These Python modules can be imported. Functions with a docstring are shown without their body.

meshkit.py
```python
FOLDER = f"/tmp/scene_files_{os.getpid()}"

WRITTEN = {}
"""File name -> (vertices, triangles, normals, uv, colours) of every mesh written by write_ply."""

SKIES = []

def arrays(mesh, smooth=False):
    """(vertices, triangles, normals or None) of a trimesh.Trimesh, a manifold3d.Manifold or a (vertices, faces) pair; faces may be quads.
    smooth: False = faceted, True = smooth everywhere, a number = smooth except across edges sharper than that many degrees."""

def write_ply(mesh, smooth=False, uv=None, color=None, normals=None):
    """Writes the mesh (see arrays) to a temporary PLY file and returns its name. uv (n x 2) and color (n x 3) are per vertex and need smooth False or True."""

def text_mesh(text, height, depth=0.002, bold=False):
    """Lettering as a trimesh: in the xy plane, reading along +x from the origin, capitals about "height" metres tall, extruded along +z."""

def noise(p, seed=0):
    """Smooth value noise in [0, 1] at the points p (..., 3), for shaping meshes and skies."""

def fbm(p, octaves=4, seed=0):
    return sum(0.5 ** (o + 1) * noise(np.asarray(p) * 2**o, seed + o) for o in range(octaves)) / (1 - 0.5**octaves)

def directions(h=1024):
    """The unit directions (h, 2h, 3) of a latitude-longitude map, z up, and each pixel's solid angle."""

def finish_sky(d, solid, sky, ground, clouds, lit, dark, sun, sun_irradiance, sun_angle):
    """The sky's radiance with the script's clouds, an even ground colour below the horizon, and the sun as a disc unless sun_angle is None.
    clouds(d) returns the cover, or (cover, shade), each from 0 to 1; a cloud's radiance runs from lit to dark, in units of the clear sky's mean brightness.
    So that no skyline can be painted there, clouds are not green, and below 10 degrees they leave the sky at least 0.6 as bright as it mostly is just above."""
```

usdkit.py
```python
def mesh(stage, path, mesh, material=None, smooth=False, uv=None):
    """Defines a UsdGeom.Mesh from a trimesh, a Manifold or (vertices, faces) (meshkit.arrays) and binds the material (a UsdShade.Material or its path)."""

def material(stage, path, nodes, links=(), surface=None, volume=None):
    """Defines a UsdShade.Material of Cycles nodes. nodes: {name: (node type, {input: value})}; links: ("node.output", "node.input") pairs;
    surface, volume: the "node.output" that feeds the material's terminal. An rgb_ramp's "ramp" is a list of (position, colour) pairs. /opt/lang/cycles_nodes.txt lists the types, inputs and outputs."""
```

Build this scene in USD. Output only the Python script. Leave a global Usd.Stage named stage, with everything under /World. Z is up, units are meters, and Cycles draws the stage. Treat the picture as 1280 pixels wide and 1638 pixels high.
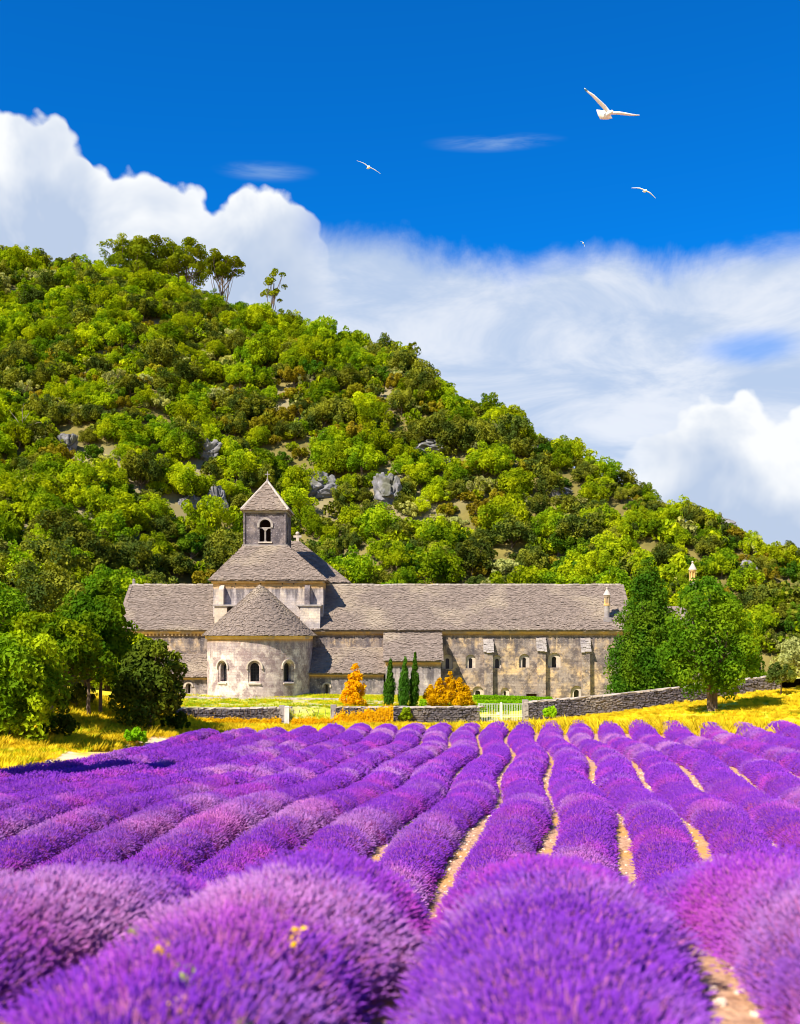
import math, random
import numpy as np
import trimesh
import manifold3d as m3
from scipy.interpolate import RBFInterpolator
import usdkit, meshkit
from pxr import Usd, UsdGeom, UsdLux, UsdShade, Gf, Sdf, Vt

stage = Usd.Stage.CreateInMemory()
UsdGeom.SetStageUpAxis(stage, UsdGeom.Tokens.z)
UsdGeom.SetStageMetersPerUnit(stage, 1.0)
UsdGeom.Xform.Define(stage, '/World')
stage.SetDefaultPrim(stage.GetPrimAtPath('/World'))
UsdGeom.Scope.Define(stage, '/World/Looks')

# ------------------------------------------------------------------ camera, sky, sun, exposure
E = 6.0                      # eye height above the lowest ground
F = 1800.0                   # focal length in photo pixels (1280 wide)
HA = 24.0
cam = UsdGeom.Camera.Define(stage, '/World/camera')
cam.AddTranslateOp().Set(Gf.Vec3d(0, 0, E))
cam.AddRotateXOp().Set(90.0)
cam.CreateHorizontalApertureAttr(HA)
cam.CreateVerticalApertureAttr(HA * 1024 / 800)
cam.CreateFocalLengthAttr(F / 1280 * HA)
cam.CreateVerticalApertureOffsetAttr(201 / 1280 * HA)
cam.CreateFStopAttr(1.4)
cam.CreateFocusDistanceAttr(80.0)
cam.CreateExposureAttr(1.0)

SUN_AZ, SUN_EL = math.radians(45), math.radians(46)       # left of the viewer's back, height
SUN = np.array([-math.sin(SUN_AZ) * math.cos(SUN_EL), -math.cos(SUN_AZ) * math.cos(SUN_EL), math.sin(SUN_EL)])
sun = UsdLux.DistantLight.Define(stage, '/World/sun')
sun.CreateIntensityAttr(1.25)
sun.CreateAngleAttr(0.5)
sun.CreateColorAttr(Gf.Vec3f(1.0, 0.92, 0.80))
sun.CreateNormalizeAttr(True)
_zx = np.cross([0, 0, 1], SUN); _zx /= np.linalg.norm(_zx); _zy = np.cross(SUN, _zx)
sun.AddTransformOp().Set(Gf.Matrix4d(*_zx, 0, *_zy, 0, *SUN, 0, 0, 0, 0, 1))

def skyu(px): return math.atan((px - 640) / F)
def skyv(px, py): return (1020 - py) / F * math.cos(skyu(px))
U0, U1, V1 = -0.7, 0.7, 0.6
def edge_ramp(points):
    r = [((skyu(px) - U0) / (U1 - U0), (skyv(px, py) / V1,) * 3) for px, py in points]
    return [(0.0, r[0][1])] + r + [(1.0, r[-1][1])]
cumulus_edge = [(-700, 290), (-350, 205), (-150, 165), (0, 146), (60, 152), (100, 172), (135, 198), (150, 220), (180, 237), (215, 228), (255, 238), (300, 270), (340, 290),
                (365, 278), (400, 268), (450, 266), (485, 290), (508, 330), (522, 368), (545, 420), (600, 520), (700, 640), (980, 690), (1060, 642), (1120, 614), (1200, 606), (1280, 628), (1500, 560), (1900, 520)]
veil_edge = [(-500, 440), (300, 370), (450, 352), (530, 362), (620, 362), (700, 378), (760, 396), (830, 412), (880, 392), (960, 394), (1040, 418), (1130, 412), (1200, 396), (1290, 388), (1500, 360), (1900, 420)]
sky = UsdLux.DomeLight.Define(stage, '/World/sky')
sn = {
    'tc': ('texture_coordinate', {}),
    'sx': ('separate_xyz', {}),
    'sky': ('sky_texture', {'sky_type': 'single_scattering', 'sun_disc': False, 'sun_elevation': SUN_EL, 'sun_rotation': math.atan2(SUN[0], SUN[1]), 'altitude': 300.0, 'air_density': 1.0, 'aerosol_density': 0.6, 'ozone_density': 2.5}),
    'blue': ('mix_color', {'blend_type': 'multiply', 'fac': 1.0, 'b': (0.012, 0.62, 1.35), 'use_clamp': False}),
    'az': ('math', {'math_type': 'arctan2'}),
    'xx': ('math', {'math_type': 'multiply'}), 'yy': ('math', {'math_type': 'multiply'}), 'rr': ('math', {'math_type': 'add'}),
    'r': ('math', {'math_type': 'sqrt'}), 'r2': ('math', {'math_type': 'maximum', 'value2': 0.02}), 'v': ('math', {'math_type': 'divide'}),
    'fu': ('map_range', {'from_min': U0, 'from_max': U1, 'to_min': 0.0, 'to_max': 1.0, 'clamp': True}),
    'uv': ('combine_xyz', {'z': 0.0}),
    # billows
    'n1': ('noise_texture', {'scale': 11.0, 'detail': 7.0, 'roughness': 0.55, 'distortion': 0.3}),
    'n2': ('voronoi_texture', {'feature': 'smooth_f1', 'scale': 26.0, 'smoothness': 0.35, 'detail': 2.0, 'roughness': 0.5}),
    'n3': ('noise_texture', {'scale': 7.0, 'detail': 8.0, 'roughness': 0.62, 'distortion': 0.5}),
    'e1': ('rgb_ramp', {'ramp': edge_ramp(cumulus_edge)}), 'e2': ('rgb_ramp', {'ramp': edge_ramp(veil_edge)}),
    'e1v': ('math', {'math_type': 'multiply', 'value2': V1}), 'e2v': ('math', {'math_type': 'multiply', 'value2': V1}),
    'n1c': ('math', {'math_type': 'multiply_add', 'value2': 0.05, 'value3': -0.025}),
    'n2c': ('math', {'math_type': 'multiply_add', 'value2': -0.034, 'value3': 0.012}),
    'n3c': ('math', {'math_type': 'multiply_add', 'value2': 0.085, 'value3': -0.0425}),
    'a1': ('math', {'math_type': 'add'}), 'a2': ('math', {'math_type': 'add'}), 'd1': ('math', {'math_type': 'subtract'}),
    'c1': ('map_range', {'range_type': 'smoothstep', 'from_min': -0.001, 'from_max': 0.008, 'to_min': 0.0, 'to_max': 1.0}),
    'fl': ('map_range', {'range_type': 'smoothstep', 'from_min': skyu(455), 'from_max': skyu(560), 'to_min': 1.0, 'to_max': 0.0}), 'fr': ('map_range', {'range_type': 'smoothstep', 'from_min': skyu(960), 'from_max': skyu(1080), 'to_min': 0.0, 'to_max': 1.0}),
    'fm': ('math', {'math_type': 'maximum'}), 'c1f': ('math', {'math_type': 'multiply'}),
    'b2': ('math', {'math_type': 'add'}), 'd2': ('math', {'math_type': 'subtract'}),
    'c2': ('map_range', {'range_type': 'smoothstep', 'from_min': -0.010, 'from_max': 0.030, 'to_min': 0.0, 'to_max': 0.95}),
    # streaky wisps and the blue gap
    'str': ('mapping', {'scale': (9.0, 60.0, 1.0)}), 'ns': ('noise_texture', {'scale': 1.0, 'detail': 5.0, 'roughness': 0.6, 'distortion': 0.6}),
    'nsr': ('map_range', {'range_type': 'smoothstep', 'from_min': 0.35, 'from_max': 0.75, 'to_min': 0.0, 'to_max': 1.0}),
    'gap_v': ('vector_math', {'vector_math_type': 'subtract', 'math_type': 'subtract', 'vector2': (skyu(1195), skyv(1195, 556), 0)}),
    'gap_s': ('mapping', {'scale': (19.0, 62.0, 1.0)}), 'gap_l': ('vector_math', {'math_type': 'length'}),
    'gap': ('map_range', {'range_type': 'smoothstep', 'from_min': 1.25, 'from_max': 0.2, 'to_min': 0.0, 'to_max': 0.55}),
    'gapn': ('math', {'math_type': 'multiply_add', 'value2': 0.9, 'value3': -0.45}), 'gapd': ('math', {'math_type': 'add'}),
    'keep': ('math', {'math_type': 'subtract', 'value1': 1.0}), 'c2g': ('math', {'math_type': 'multiply'}),
    'w_v': ('vector_math', {'math_type': 'subtract', 'vector2': (skyu(790), skyv(790, 228), 0)}), 'w_s': ('mapping', {'scale': (19.0, 130.0, 1.0)}), 'w_l': ('vector_math', {'math_type': 'length'}),
    'w': ('map_range', {'range_type': 'smoothstep', 'from_min': 1.3, 'from_max': 0.2, 'to_min': 0.0, 'to_max': 0.62}), 'wn': ('math', {'math_type': 'multiply'}),
    'x_v': ('vector_math', {'math_type': 'subtract', 'vector2': (skyu(425), skyv(425, 274), 0)}), 'x_s': ('mapping', {'scale': (28.0, 120.0, 1.0)}), 'x_l': ('vector_math', {'math_type': 'length'}),
    'x': ('map_range', {'range_type': 'smoothstep', 'from_min': 1.4, 'from_max': 0.2, 'to_min': 0.0, 'to_max': 0.5}), 'xn': ('math', {'math_type': 'multiply'}), 'wx': ('math', {'math_type': 'add', 'use_clamp': True}),
    # tones
    'sh': ('noise_texture', {'scale': 9.0, 'detail': 6.0, 'roughness': 0.5, 'distortion': 0.4}),
    'shr': ('map_range', {'range_type': 'smoothstep', 'from_min': 0.36, 'from_max': 0.66, 'to_min': 0.0, 'to_max': 1.0}),
    'dep': ('map_range', {'from_min': 0.0, 'from_max': 0.11, 'to_min': 0.62, 'to_max': -0.45, 'clamp': True}), 'shd': ('math', {'math_type': 'add', 'use_clamp': True}),
    'cum': ('mix_color', {'a': (3.7, 4.45, 5.8), 'b': (7.0, 7.15, 7.3), 'use_clamp': False}),
    'sv': ('noise_texture', {'scale': 1.0, 'detail': 9.0, 'roughness': 0.62, 'distortion': 0.7}), 'svm': ('mapping', {'scale': (6.0, 17.0, 1.0)}),
    'svr': ('map_range', {'range_type': 'smoothstep', 'from_min': 0.33, 'from_max': 0.68, 'to_min': 0.0, 'to_max': 1.0}),
    'veil': ('mix_color', {'a': (3.7, 4.55, 6.0), 'b': (6.1, 6.4, 6.9), 'use_clamp': False}),
    'm0': ('mix_color', {'b': (2.6, 3.9, 5.8), 'use_clamp': False}), 'm1': ('mix_color', {'use_clamp': False}), 'm2': ('mix_color', {'use_clamp': False}),
    'bg': ('background_shader', {'strength': 0.07}),
}
del sn['gap_v'][1]['vector_math_type']
sl = [('tc.generated', 'sx.vector'), ('sx.x', 'az.value1'), ('sx.y', 'az.value2'), ('sx.x', 'xx.value1'), ('sx.x', 'xx.value2'), ('sx.y', 'yy.value1'), ('sx.y', 'yy.value2'),
      ('xx.value', 'rr.value1'), ('yy.value', 'rr.value2'), ('rr.value', 'r.value1'), ('r.value', 'r2.value1'), ('sx.z', 'v.value1'), ('r2.value', 'v.value2'),
      ('az.value', 'fu.value'), ('az.value', 'uv.x'), ('v.value', 'uv.y'),
      ('tc.generated', 'n1.vector'), ('tc.generated', 'n2.vector'), ('tc.generated', 'n3.vector'), ('tc.generated', 'sh.vector'),
      ('fu.result', 'e1.fac'), ('fu.result', 'e2.fac'), ('e1.color', 'e1v.value1'), ('e2.color', 'e2v.value1'),
      ('n1.fac', 'n1c.value1'), ('n2.distance', 'n2c.value1'), ('n3.fac', 'n3c.value1'),
      ('e1v.value', 'a1.value1'), ('n1c.value', 'a1.value2'), ('a1.value', 'a2.value1'), ('n2c.value', 'a2.value2'), ('a2.value', 'd1.value1'), ('v.value', 'd1.value2'), ('d1.value', 'c1.value'),
      ('e2v.value', 'b2.value1'), ('n3c.value', 'b2.value2'), ('b2.value', 'd2.value1'), ('v.value', 'd2.value2'), ('d2.value', 'c2.value'),
      ('uv.vector', 'str.vector'), ('str.vector', 'ns.vector'), ('ns.fac', 'nsr.value'),
      ('uv.vector', 'gap_v.vector1'), ('gap_v.vector', 'gap_s.vector'), ('gap_s.vector', 'gap_l.vector1'), ('n1.fac', 'gapn.value1'), ('gap_l.value', 'gapd.value1'), ('gapn.value', 'gapd.value2'), ('gapd.value', 'gap.value'),
      ('gap.result', 'keep.value2'), ('c2.result', 'c2g.value1'), ('keep.value', 'c2g.value2'),
      ('uv.vector', 'w_v.vector1'), ('w_v.vector', 'w_s.vector'), ('w_s.vector', 'w_l.vector1'), ('w_l.value', 'w.value'), ('w.result', 'wn.value1'), ('nsr.result', 'wn.value2'),
      ('uv.vector', 'x_v.vector1'), ('x_v.vector', 'x_s.vector'), ('x_s.vector', 'x_l.vector1'), ('x_l.value', 'x.value'), ('x.result', 'xn.value1'), ('nsr.result', 'xn.value2'), ('wn.value', 'wx.value1'), ('xn.value', 'wx.value2'),
      ('sh.fac', 'shr.value'), ('d1.value', 'dep.value'), ('shr.result', 'shd.value1'), ('dep.result', 'shd.value2'), ('shd.value', 'cum.fac'),
      ('uv.vector', 'svm.vector'), ('svm.vector', 'sv.vector'), ('sv.fac', 'svr.value'), ('svr.result', 'veil.fac'),
      ('sky.color', 'blue.a'), ('blue.result', 'm0.a'), ('wx.value', 'm0.fac'), ('m0.result', 'm1.a'), ('veil.result', 'm1.b'), ('c2g.value', 'm1.fac'),
      ('m1.result', 'm2.a'), ('cum.result', 'm2.b'), ('az.value', 'fl.value'), ('az.value', 'fr.value'), ('fl.result', 'fm.value1'), ('fr.result', 'fm.value2'), ('c1.result', 'c1f.value1'), ('fm.value', 'c1f.value2'), ('c1f.value', 'm2.fac'), ('m2.result', 'bg.color')]
skymat = usdkit.material(stage, '/World/Looks/sky_air', sn, sl, surface='bg.background')
UsdShade.MaterialBindingAPI.Apply(sky.GetPrim()).Bind(skymat)
sky.GetPrim().SetCustomDataByKey('kind', 'structure')

# ------------------------------------------------------------------ helpers
RNG = np.random.default_rng(7)
COUNT = {}
def numbered(parent, name):
    k = (str(parent), name); n = COUNT.get(k, 0); COUNT[k] = n + 1
    return f'{parent}/{name}' if n == 0 else f'{parent}/{name}_{n:03d}'

def tag(prim, label=None, cat=None, group=None, kind=None):
    for k, v in (('label', label), ('category', cat), ('group', group), ('kind', kind)):
        if v: prim.SetCustomDataByKey(k, v)
    return prim

class Thing:
    """An Xform at the thing's base; parts are given in world coordinates."""
    def __init__(s, name, label, cat, base=(0, 0, 0), group=None, kind=None):
        s.base = np.asarray(base, float)
        s.path = numbered('/World', name)
        x = UsdGeom.Xform.Define(stage, s.path); x.AddTranslateOp().Set(Gf.Vec3d(*map(float, s.base)))
        s.prim = tag(x.GetPrim(), label, cat, group, kind)
    def part(s, name, mesh, mat, parent=None, label=None, kind=None, smooth=False, local=False):
        p = numbered(parent or s.path, name)
        v, f = va(mesh)
        m = usdkit.mesh(stage, p, (v if local else v - s.base, f), M[mat], smooth=smooth)
        tag(m.GetPrim(), label, None, None, kind)
        return p

def solo(name, mesh, mat, label=None, cat=None, group=None, kind=None, smooth=False):
    v, f = va(mesh)
    m = usdkit.mesh(stage, numbered('/World', name), (v, f), M[mat], smooth=smooth)
    tag(m.GetPrim(), label, cat, group, kind)
    return m

def va(mesh):
    if isinstance(mesh, tuple): return np.asarray(mesh[0], float), np.asarray(mesh[1], int)
    if hasattr(mesh, 'to_mesh'):
        q = mesh.to_mesh(); return np.array(q.vert_properties[:, :3], float), np.array(q.tri_verts, int)
    return np.array(mesh.vertices), np.array(mesh.faces)

def cat_(ms):
    V, Fc, n = [], [], 0
    for m in ms:
        v, f = va(m); V.append(v); Fc.append(f + n); n += len(v)
    return np.vstack(V), np.vstack(Fc)

def box(x0, x1, y0, y1, z0, z1):
    return m3.Manifold.cube((x1 - x0, y1 - y0, z1 - z0)).translate((x0, y0, z0))

def hullpts(p): return m3.Manifold.hull_points(np.asarray(p, float))

def arch_prism(w, h, depth, y0=0.0, segs=10):
    """A round-headed opening, sill centre at the origin, extruded along +y from y0."""
    r = w / 2; a = np.linspace(0, math.pi, segs + 1)
    pts = [(-r, 0), (r, 0)] + [(r * math.cos(t), h - r + r * math.sin(t)) for t in a]
    m = m3.Manifold.extrude(m3.CrossSection([np.array(pts, float)]), depth)      # along z
    return m.rotate((90, 0, 0)).translate((0, y0 + depth, 0))

def slabs(C, U, V, N, lu, lv, tn, rng, jit=0.12):
    """Boxes: centre C, axes U V N, sizes lu lv tn (n,), corners jittered."""
    n = len(C)
    s = np.array([[-1, -1, -1], [1, -1, -1], [1, 1, -1], [-1, 1, -1], [-1, -1, 1], [1, -1, 1], [1, 1, 1], [-1, 1, 1]]) * 0.5
    P = s[None] * np.stack([lu, lv, tn], 1)[:, None, :]
    P = P + (rng.random((n, 8, 3)) - .5) * np.stack([lu, lv, tn], 1)[:, None, :] * jit * np.array([1, 1, 1.6])
    W = C[:, None] + P[..., 0:1] * U[:, None] + P[..., 1:2] * V[:, None] + P[..., 2:3] * N[:, None]
    f = np.array([[4, 5, 6], [4, 6, 7], [0, 1, 5], [0, 5, 4], [1, 2, 6], [1, 6, 5], [2, 3, 7], [2, 7, 6], [3, 0, 4], [3, 4, 7]])
    return W.reshape(-1, 3), (f[None] + 8 * np.arange(n)[:, None, None]).reshape(-1, 3)

def unit(a): a = np.asarray(a, float); return a / np.maximum(np.linalg.norm(a, axis=-1, keepdims=True), 1e-9)

def roof_tiles(A, B, C, D, rng, course=0.155, length=(0.10, 0.28), th=0.05):
    """Stone tiles on the quad A-B (eave) C-D (top, C above A)."""
    A, B, C, D = (np.asarray(p, float) for p in (A, B, C, D))
    u = unit(B - A); n = unit(np.cross(u, (C + D) / 2 - (A + B) / 2)); v = np.cross(n, u)
    S = np.dot((C + D) / 2 - (A + B) / 2, v); rows = max(2, int(S / course))
    cs, lus = [], []
    for i in range(rows):
        t = (i + .35) / rows
        L, R = A + (C - A) * t, B + (D - B) * t
        w = np.dot(R - L, u); x = -rng.random() * .15
        wob = rng.random() * .02
        while x < w:
            l = rng.uniform(*length)
            x0, x1 = max(x, -.06), min(x + l, w + .06)
            if x1 - x0 > .08:
                cs.append(L + u * ((x0 + x1) / 2) + v * rng.normal(0, .03) + n * (.01 + wob + rng.random() * .06)); lus.append(x1 - x0 - .012)
            x += l
    k = len(cs); C_ = np.array(cs); tilt = rng.normal(-.13, .09, (k, 1))
    V_ = unit(v + n * tilt); N_ = unit(n - v * tilt)
    return slabs(C_, np.repeat(u[None], k, 0), V_, N_, np.array(lus), np.full(k, course * 1.5), th * rng.uniform(.7, 1.4, k), rng)

def cone_tiles(c, r0, z0, z1, a0, a1, rng, course=0.155, th=0.05):
    S = math.hypot(r0, z1 - z0); rows = int(S / course); cs, U, V, N, lu = [], [], [], [], []
    for i in range(rows):
        t = (i + .35) / rows; r = r0 * (1 - t); z = z0 + (z1 - z0) * t
        a = a0
        while a < a1:
            l = min(rng.uniform(.10, .27), max(.12, r * .9)); da = l / max(r, .15)
            am = a + da / 2; a += da
            if am > a1: break
            e = np.array([math.sin(am), -math.cos(am), 0]); tg = np.array([math.cos(am), math.sin(am), 0])
            vv = unit(np.array([0, 0, 1.]) * (z1 - z0) - e * r0); nn = np.cross(tg, vv)
            tl = rng.normal(-.13, .09)
            cs.append(np.array([c[0], c[1], z]) + e * r + nn * (.015 + rng.random() * .075)); U.append(tg); V.append(unit(vv + nn * tl)); N.append(unit(nn - vv * tl)); lu.append(l - .01)
    k = len(cs)
    return slabs(np.array(cs), np.array(U), np.array(V), np.array(N), np.array(lu), np.full(k, course * 1.5), th * rng.uniform(.7, 1.4, k), rng)

def tube(pts, rad, sides=7):
    pts = np.asarray(pts, float); rad = np.broadcast_to(np.asarray(rad, float), (len(pts),))
    t = unit(np.gradient(pts, axis=0)); up = np.where(np.abs(t[:, 2:3]) > .95, [[1., 0, 0]], [[0, 0, 1.]])
    a = unit(np.cross(up, t)); b = np.cross(t, a)
    ang = np.arange(sides) / sides * 2 * math.pi
    v = (pts[:, None] + rad[:, None, None] * (np.cos(ang)[None, :, None] * a[:, None] + np.sin(ang)[None, :, None] * b[:, None])).reshape(-1, 3)
    f = []
    for i in range(len(pts) - 1):
        for j in range(sides):
            p, q = i * sides + j, i * sides + (j + 1) % sides
            f += [(p, q, q + sides), (p, q + sides, p + sides)]
    k = len(v); v = np.vstack([v, pts[:1], pts[-1:]])
    for j in range(sides):
        f.append((k, (j + 1) % sides, j)); f.append((k + 1, k - sides + j, k - sides + (j + 1) % sides))
    return v, np.array(f)

def leaves(P, Nn, size, rng, aspect=0.6, lift=None):
    """Rhombic leaves, one per point, facing Nn; lift: the direction the long axis follows."""
    n = len(P); Nn = unit(Nn)
    r = rng.normal(size=(n, 3)) if lift is None else np.asarray(lift) + rng.normal(size=(n, 3)) * .35
    a = unit(r - Nn * (r * Nn).sum(1, keepdims=True)); b = np.cross(Nn, a)
    s = (size * rng.uniform(.65, 1.35, n))[:, None]
    fold = Nn * s * .18
    v = np.stack([P - a * s, P + b * s * aspect + fold, P + a * s, P - b * s * aspect + fold], 1).reshape(-1, 3)
    k = 4 * np.arange(n)[:, None, None]
    return v, (np.array([[0, 1, 2], [0, 2, 3]])[None] * np.array([1, 1, 1]) + k).reshape(-1, 3)[:, [0, 2, 1]]

def crown_leaves(blobs, n, size, rng, spread=.55, up=.25, inner=.12, aspect=.6, squash=1.0):
    """Leaves over the surfaces of leafy clumps. blobs: (x, y, z, r) rows."""
    B = np.asarray(blobs, float); w = B[:, 3] ** 2; w /= w.sum()
    k = rng.choice(len(B), n, p=w)
    d = unit(rng.normal(size=(n, 3)) + [0, 0, up]); R = B[k, 3:4]
    rad = np.where(rng.random((n, 1)) < inner, rng.uniform(.2, .8, (n, 1)), rng.uniform(.82, 1.1, (n, 1)))
    P = B[k, :3] + d * R * rad * np.array([1, 1, squash])
    return leaves(P, d + rng.normal(size=(n, 3)) * spread, size, rng, aspect)

def dome_blobs(rng, n, rx, ry, z0, z1, r=(.28, .45), low=-.35, rough=.18):
    """Clumps spread over a rounded crown between heights z0 and z1."""
    out = []
    c, h = (z0 + z1) / 2, (z1 - z0) / 2
    g = math.pi * (3 - math.sqrt(5)); ph = rng.random() * 6.28
    for i in range(n):
        t = 1 - (1 - low) * (i + .5) / n
        q = math.sqrt(max(0, 1 - t * t)); a = g * i + ph + rng.normal(0, .25); k = 1 + rng.normal(0, rough)
        rr = rng.uniform(*r)
        out.append((q * math.cos(a) * rx * k * (1 - rr * .6), q * math.sin(a) * ry * k * (1 - rr * .6), c + t * h * k * (1 - rr * .5), rr * min(rx, h) * rng.uniform(.85, 1.2)))
    out.append((0, 0, c, .55 * min(rx, h)))
    return np.array(out)

# ------------------------------------------------------------------ materials
M = {}
def mat(name, nodes, links, surface):
    M[name] = usdkit.material(stage, f'/World/Looks/{name}', nodes, links, surface)

def foliage(name, ca, cb, cc, trans=0.35, tcol=None, vary=.5, nscale=.18, rough=.55):
    """ca..cb by leaf, cc in patches."""
    tc = tcol or tuple(min(1, x * 1.5) for x in cb)
    mat(name, {
        'g': ('geometry', {}), 'o': ('object_info', {}),
        'n': ('noise_texture', {'scale': nscale, 'detail': 3.0}),
        'nr': ('map_range', {'range_type': 'smoothstep', 'from_min': .38, 'from_max': .66, 'to_min': 0.0, 'to_max': vary}),
        'a': ('mix_color', {'a': ca, 'b': cb}), 'b': ('mix_color', {'b': cc}),
        'ov': ('map_range', {'from_min': 0.0, 'from_max': 1.0, 'to_min': .72, 'to_max': 1.3}),
        'oh': ('map_range', {'from_min': 0.0, 'from_max': 1.0, 'to_min': .485, 'to_max': .515}),
        'h': ('hsv', {'saturation': 1.0, 'fac': 1.0}),
        't': ('mix_color', {'blend_type': 'multiply', 'fac': 1.0, 'b': tuple(x / max(max(tc), 1e-6) for x in tc), 'use_clamp': False}),
        'th': ('hsv', {'saturation': 1.15, 'value': 1.5, 'fac': 1.0}),
        'p': ('diffuse_bsdf', {}), 'tr': ('translucent_bsdf', {}), 'm': ('mix_closure', {'fac': trans})},
        [('g.random_per_island', 'a.fac'), ('g.position', 'n.vector'), ('n.fac', 'nr.value'), ('nr.result', 'b.fac'), ('a.result', 'b.a'),
         ('o.random', 'ov.value'), ('ov.result', 'h.value'), ('n.fac', 'oh.value'), ('oh.result', 'h.hue'), ('b.result', 'h.color'), ('h.color', 'p.color'),
         ('h.color', 'th.color'), ('th.color', 'tr.color'), ('p.BSDF', 'm.closure1'), ('tr.BSDF', 'm.closure2')], 'm.closure')

foliage('leaf_oak', (.17, .25, .006), (.42, .49, .008), (.50, .51, .008), trans=.32, nscale=.42, vary=.7)
foliage('leaf_green', (.10, .19, .006), (.27, .39, .008), (.40, .45, .008), trans=.32, nscale=.42, vary=.7)
foliage('leaf_holm', (.055, .085, .014), (.17, .195, .022), (.30, .29, .02), trans=.22, nscale=.42, vary=.7)
foliage('leaf_box', (.04, .11, .008), (.12, .24, .010), (.20, .28, .010), trans=.25, nscale=.42, vary=.6)
foliage('leaf_silver', (.30, .32, .10), (.48, .47, .15), (.48, .42, .06), trans=.25)
foliage('leaf_rust', (.24, .19, .012), (.38, .31, .016), (.26, .28, .012), trans=.3)
foliage('leaf_gold', (.76, .42, .004), (.92, .64, .012), (.86, .50, .006), trans=.3)
foliage('leaf_cypress', (.035, .11, .010), (.085, .20, .012), (.10, .18, .008), trans=.18)
foliage('leaf_conifer', (.035, .10, .006), (.10, .22, .008), (.18, .24, .008), trans=.22, nscale=.5)
foliage('leaf_tree', (.06, .145, .006), (.16, .28, .008), (.26, .33, .008), trans=.3, nscale=.5)
foliage('leaf_pine', (.10, .15, .008), (.26, .31, .010), (.36, .35, .008), trans=.22)
foliage('leaf_dark', (.05, .08, .008), (.13, .17, .010), (.20, .22, .01), trans=.2, nscale=.4)
foliage('leaf_hedge', (.16, .36, .006), (.30, .52, .008), (.42, .52, .01), trans=.3)
foliage('grass_dry', (.60, .46, .02), (.84, .69, .03), (.76, .56, .02), trans=.3, nscale=.25)
foliage('grass_green', (.26, .36, .008), (.50, .54, .012), (.70, .58, .02), trans=.3, nscale=.3)
foliage('weed_gold', (.64, .38, .006), (.86, .60, .012), (.46, .24, .006), trans=.3, nscale=.5)

def lavender(name, gain=1.0):
    mat(name, {
        'g': ('geometry', {}), 'o': ('object_info', {}),
        'r': ('rgb_ramp', {'ramp': [(0, (.24, .045, .50)), (.20, (.50, .07, .52)), (.50, (.72, .075, .40)), (.76, (.85, .22, .47)), (1, (.96, .60, .62))]}),
        'n': ('noise_texture', {'scale': .55, 'detail': 4.0, 'roughness': .6}), 'nr': ('map_range', {'from_min': .3, 'from_max': .7, 'to_min': -.20, 'to_max': .20}),
        'f': ('math', {'math_type': 'add', 'use_clamp': True}),
        'n2': ('noise_texture', {'scale': .24, 'detail': 4.0, 'roughness': .6}), 'n2r': ('map_range', {'range_type': 'smoothstep', 'from_min': .50, 'from_max': .72, 'to_min': 0.0, 'to_max': .44}),
        'pale': ('mix_color', {'b': (.92, .50, .62)}),
        'p': ('diffuse_bsdf', {}), 'tr': ('translucent_bsdf', {}), 'm': ('mix_closure', {'fac': .25})},
        [('g.random_per_island', 'f.value1'), ('g.position', 'n.vector'), ('n.fac', 'nr.value'), ('nr.result', 'f.value2'), ('f.value', 'r.fac'),
         ('g.position', 'n2.vector'), ('n2.fac', 'n2r.value'), ('n2r.result', 'pale.fac'), ('r.color', 'pale.a'),
         ('pale.result', 'p.color'), ('pale.result', 'tr.color'), ('p.BSDF', 'm.closure1'), ('tr.BSDF', 'm.closure2')], 'm.closure')
lavender('lavender_flower')

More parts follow.
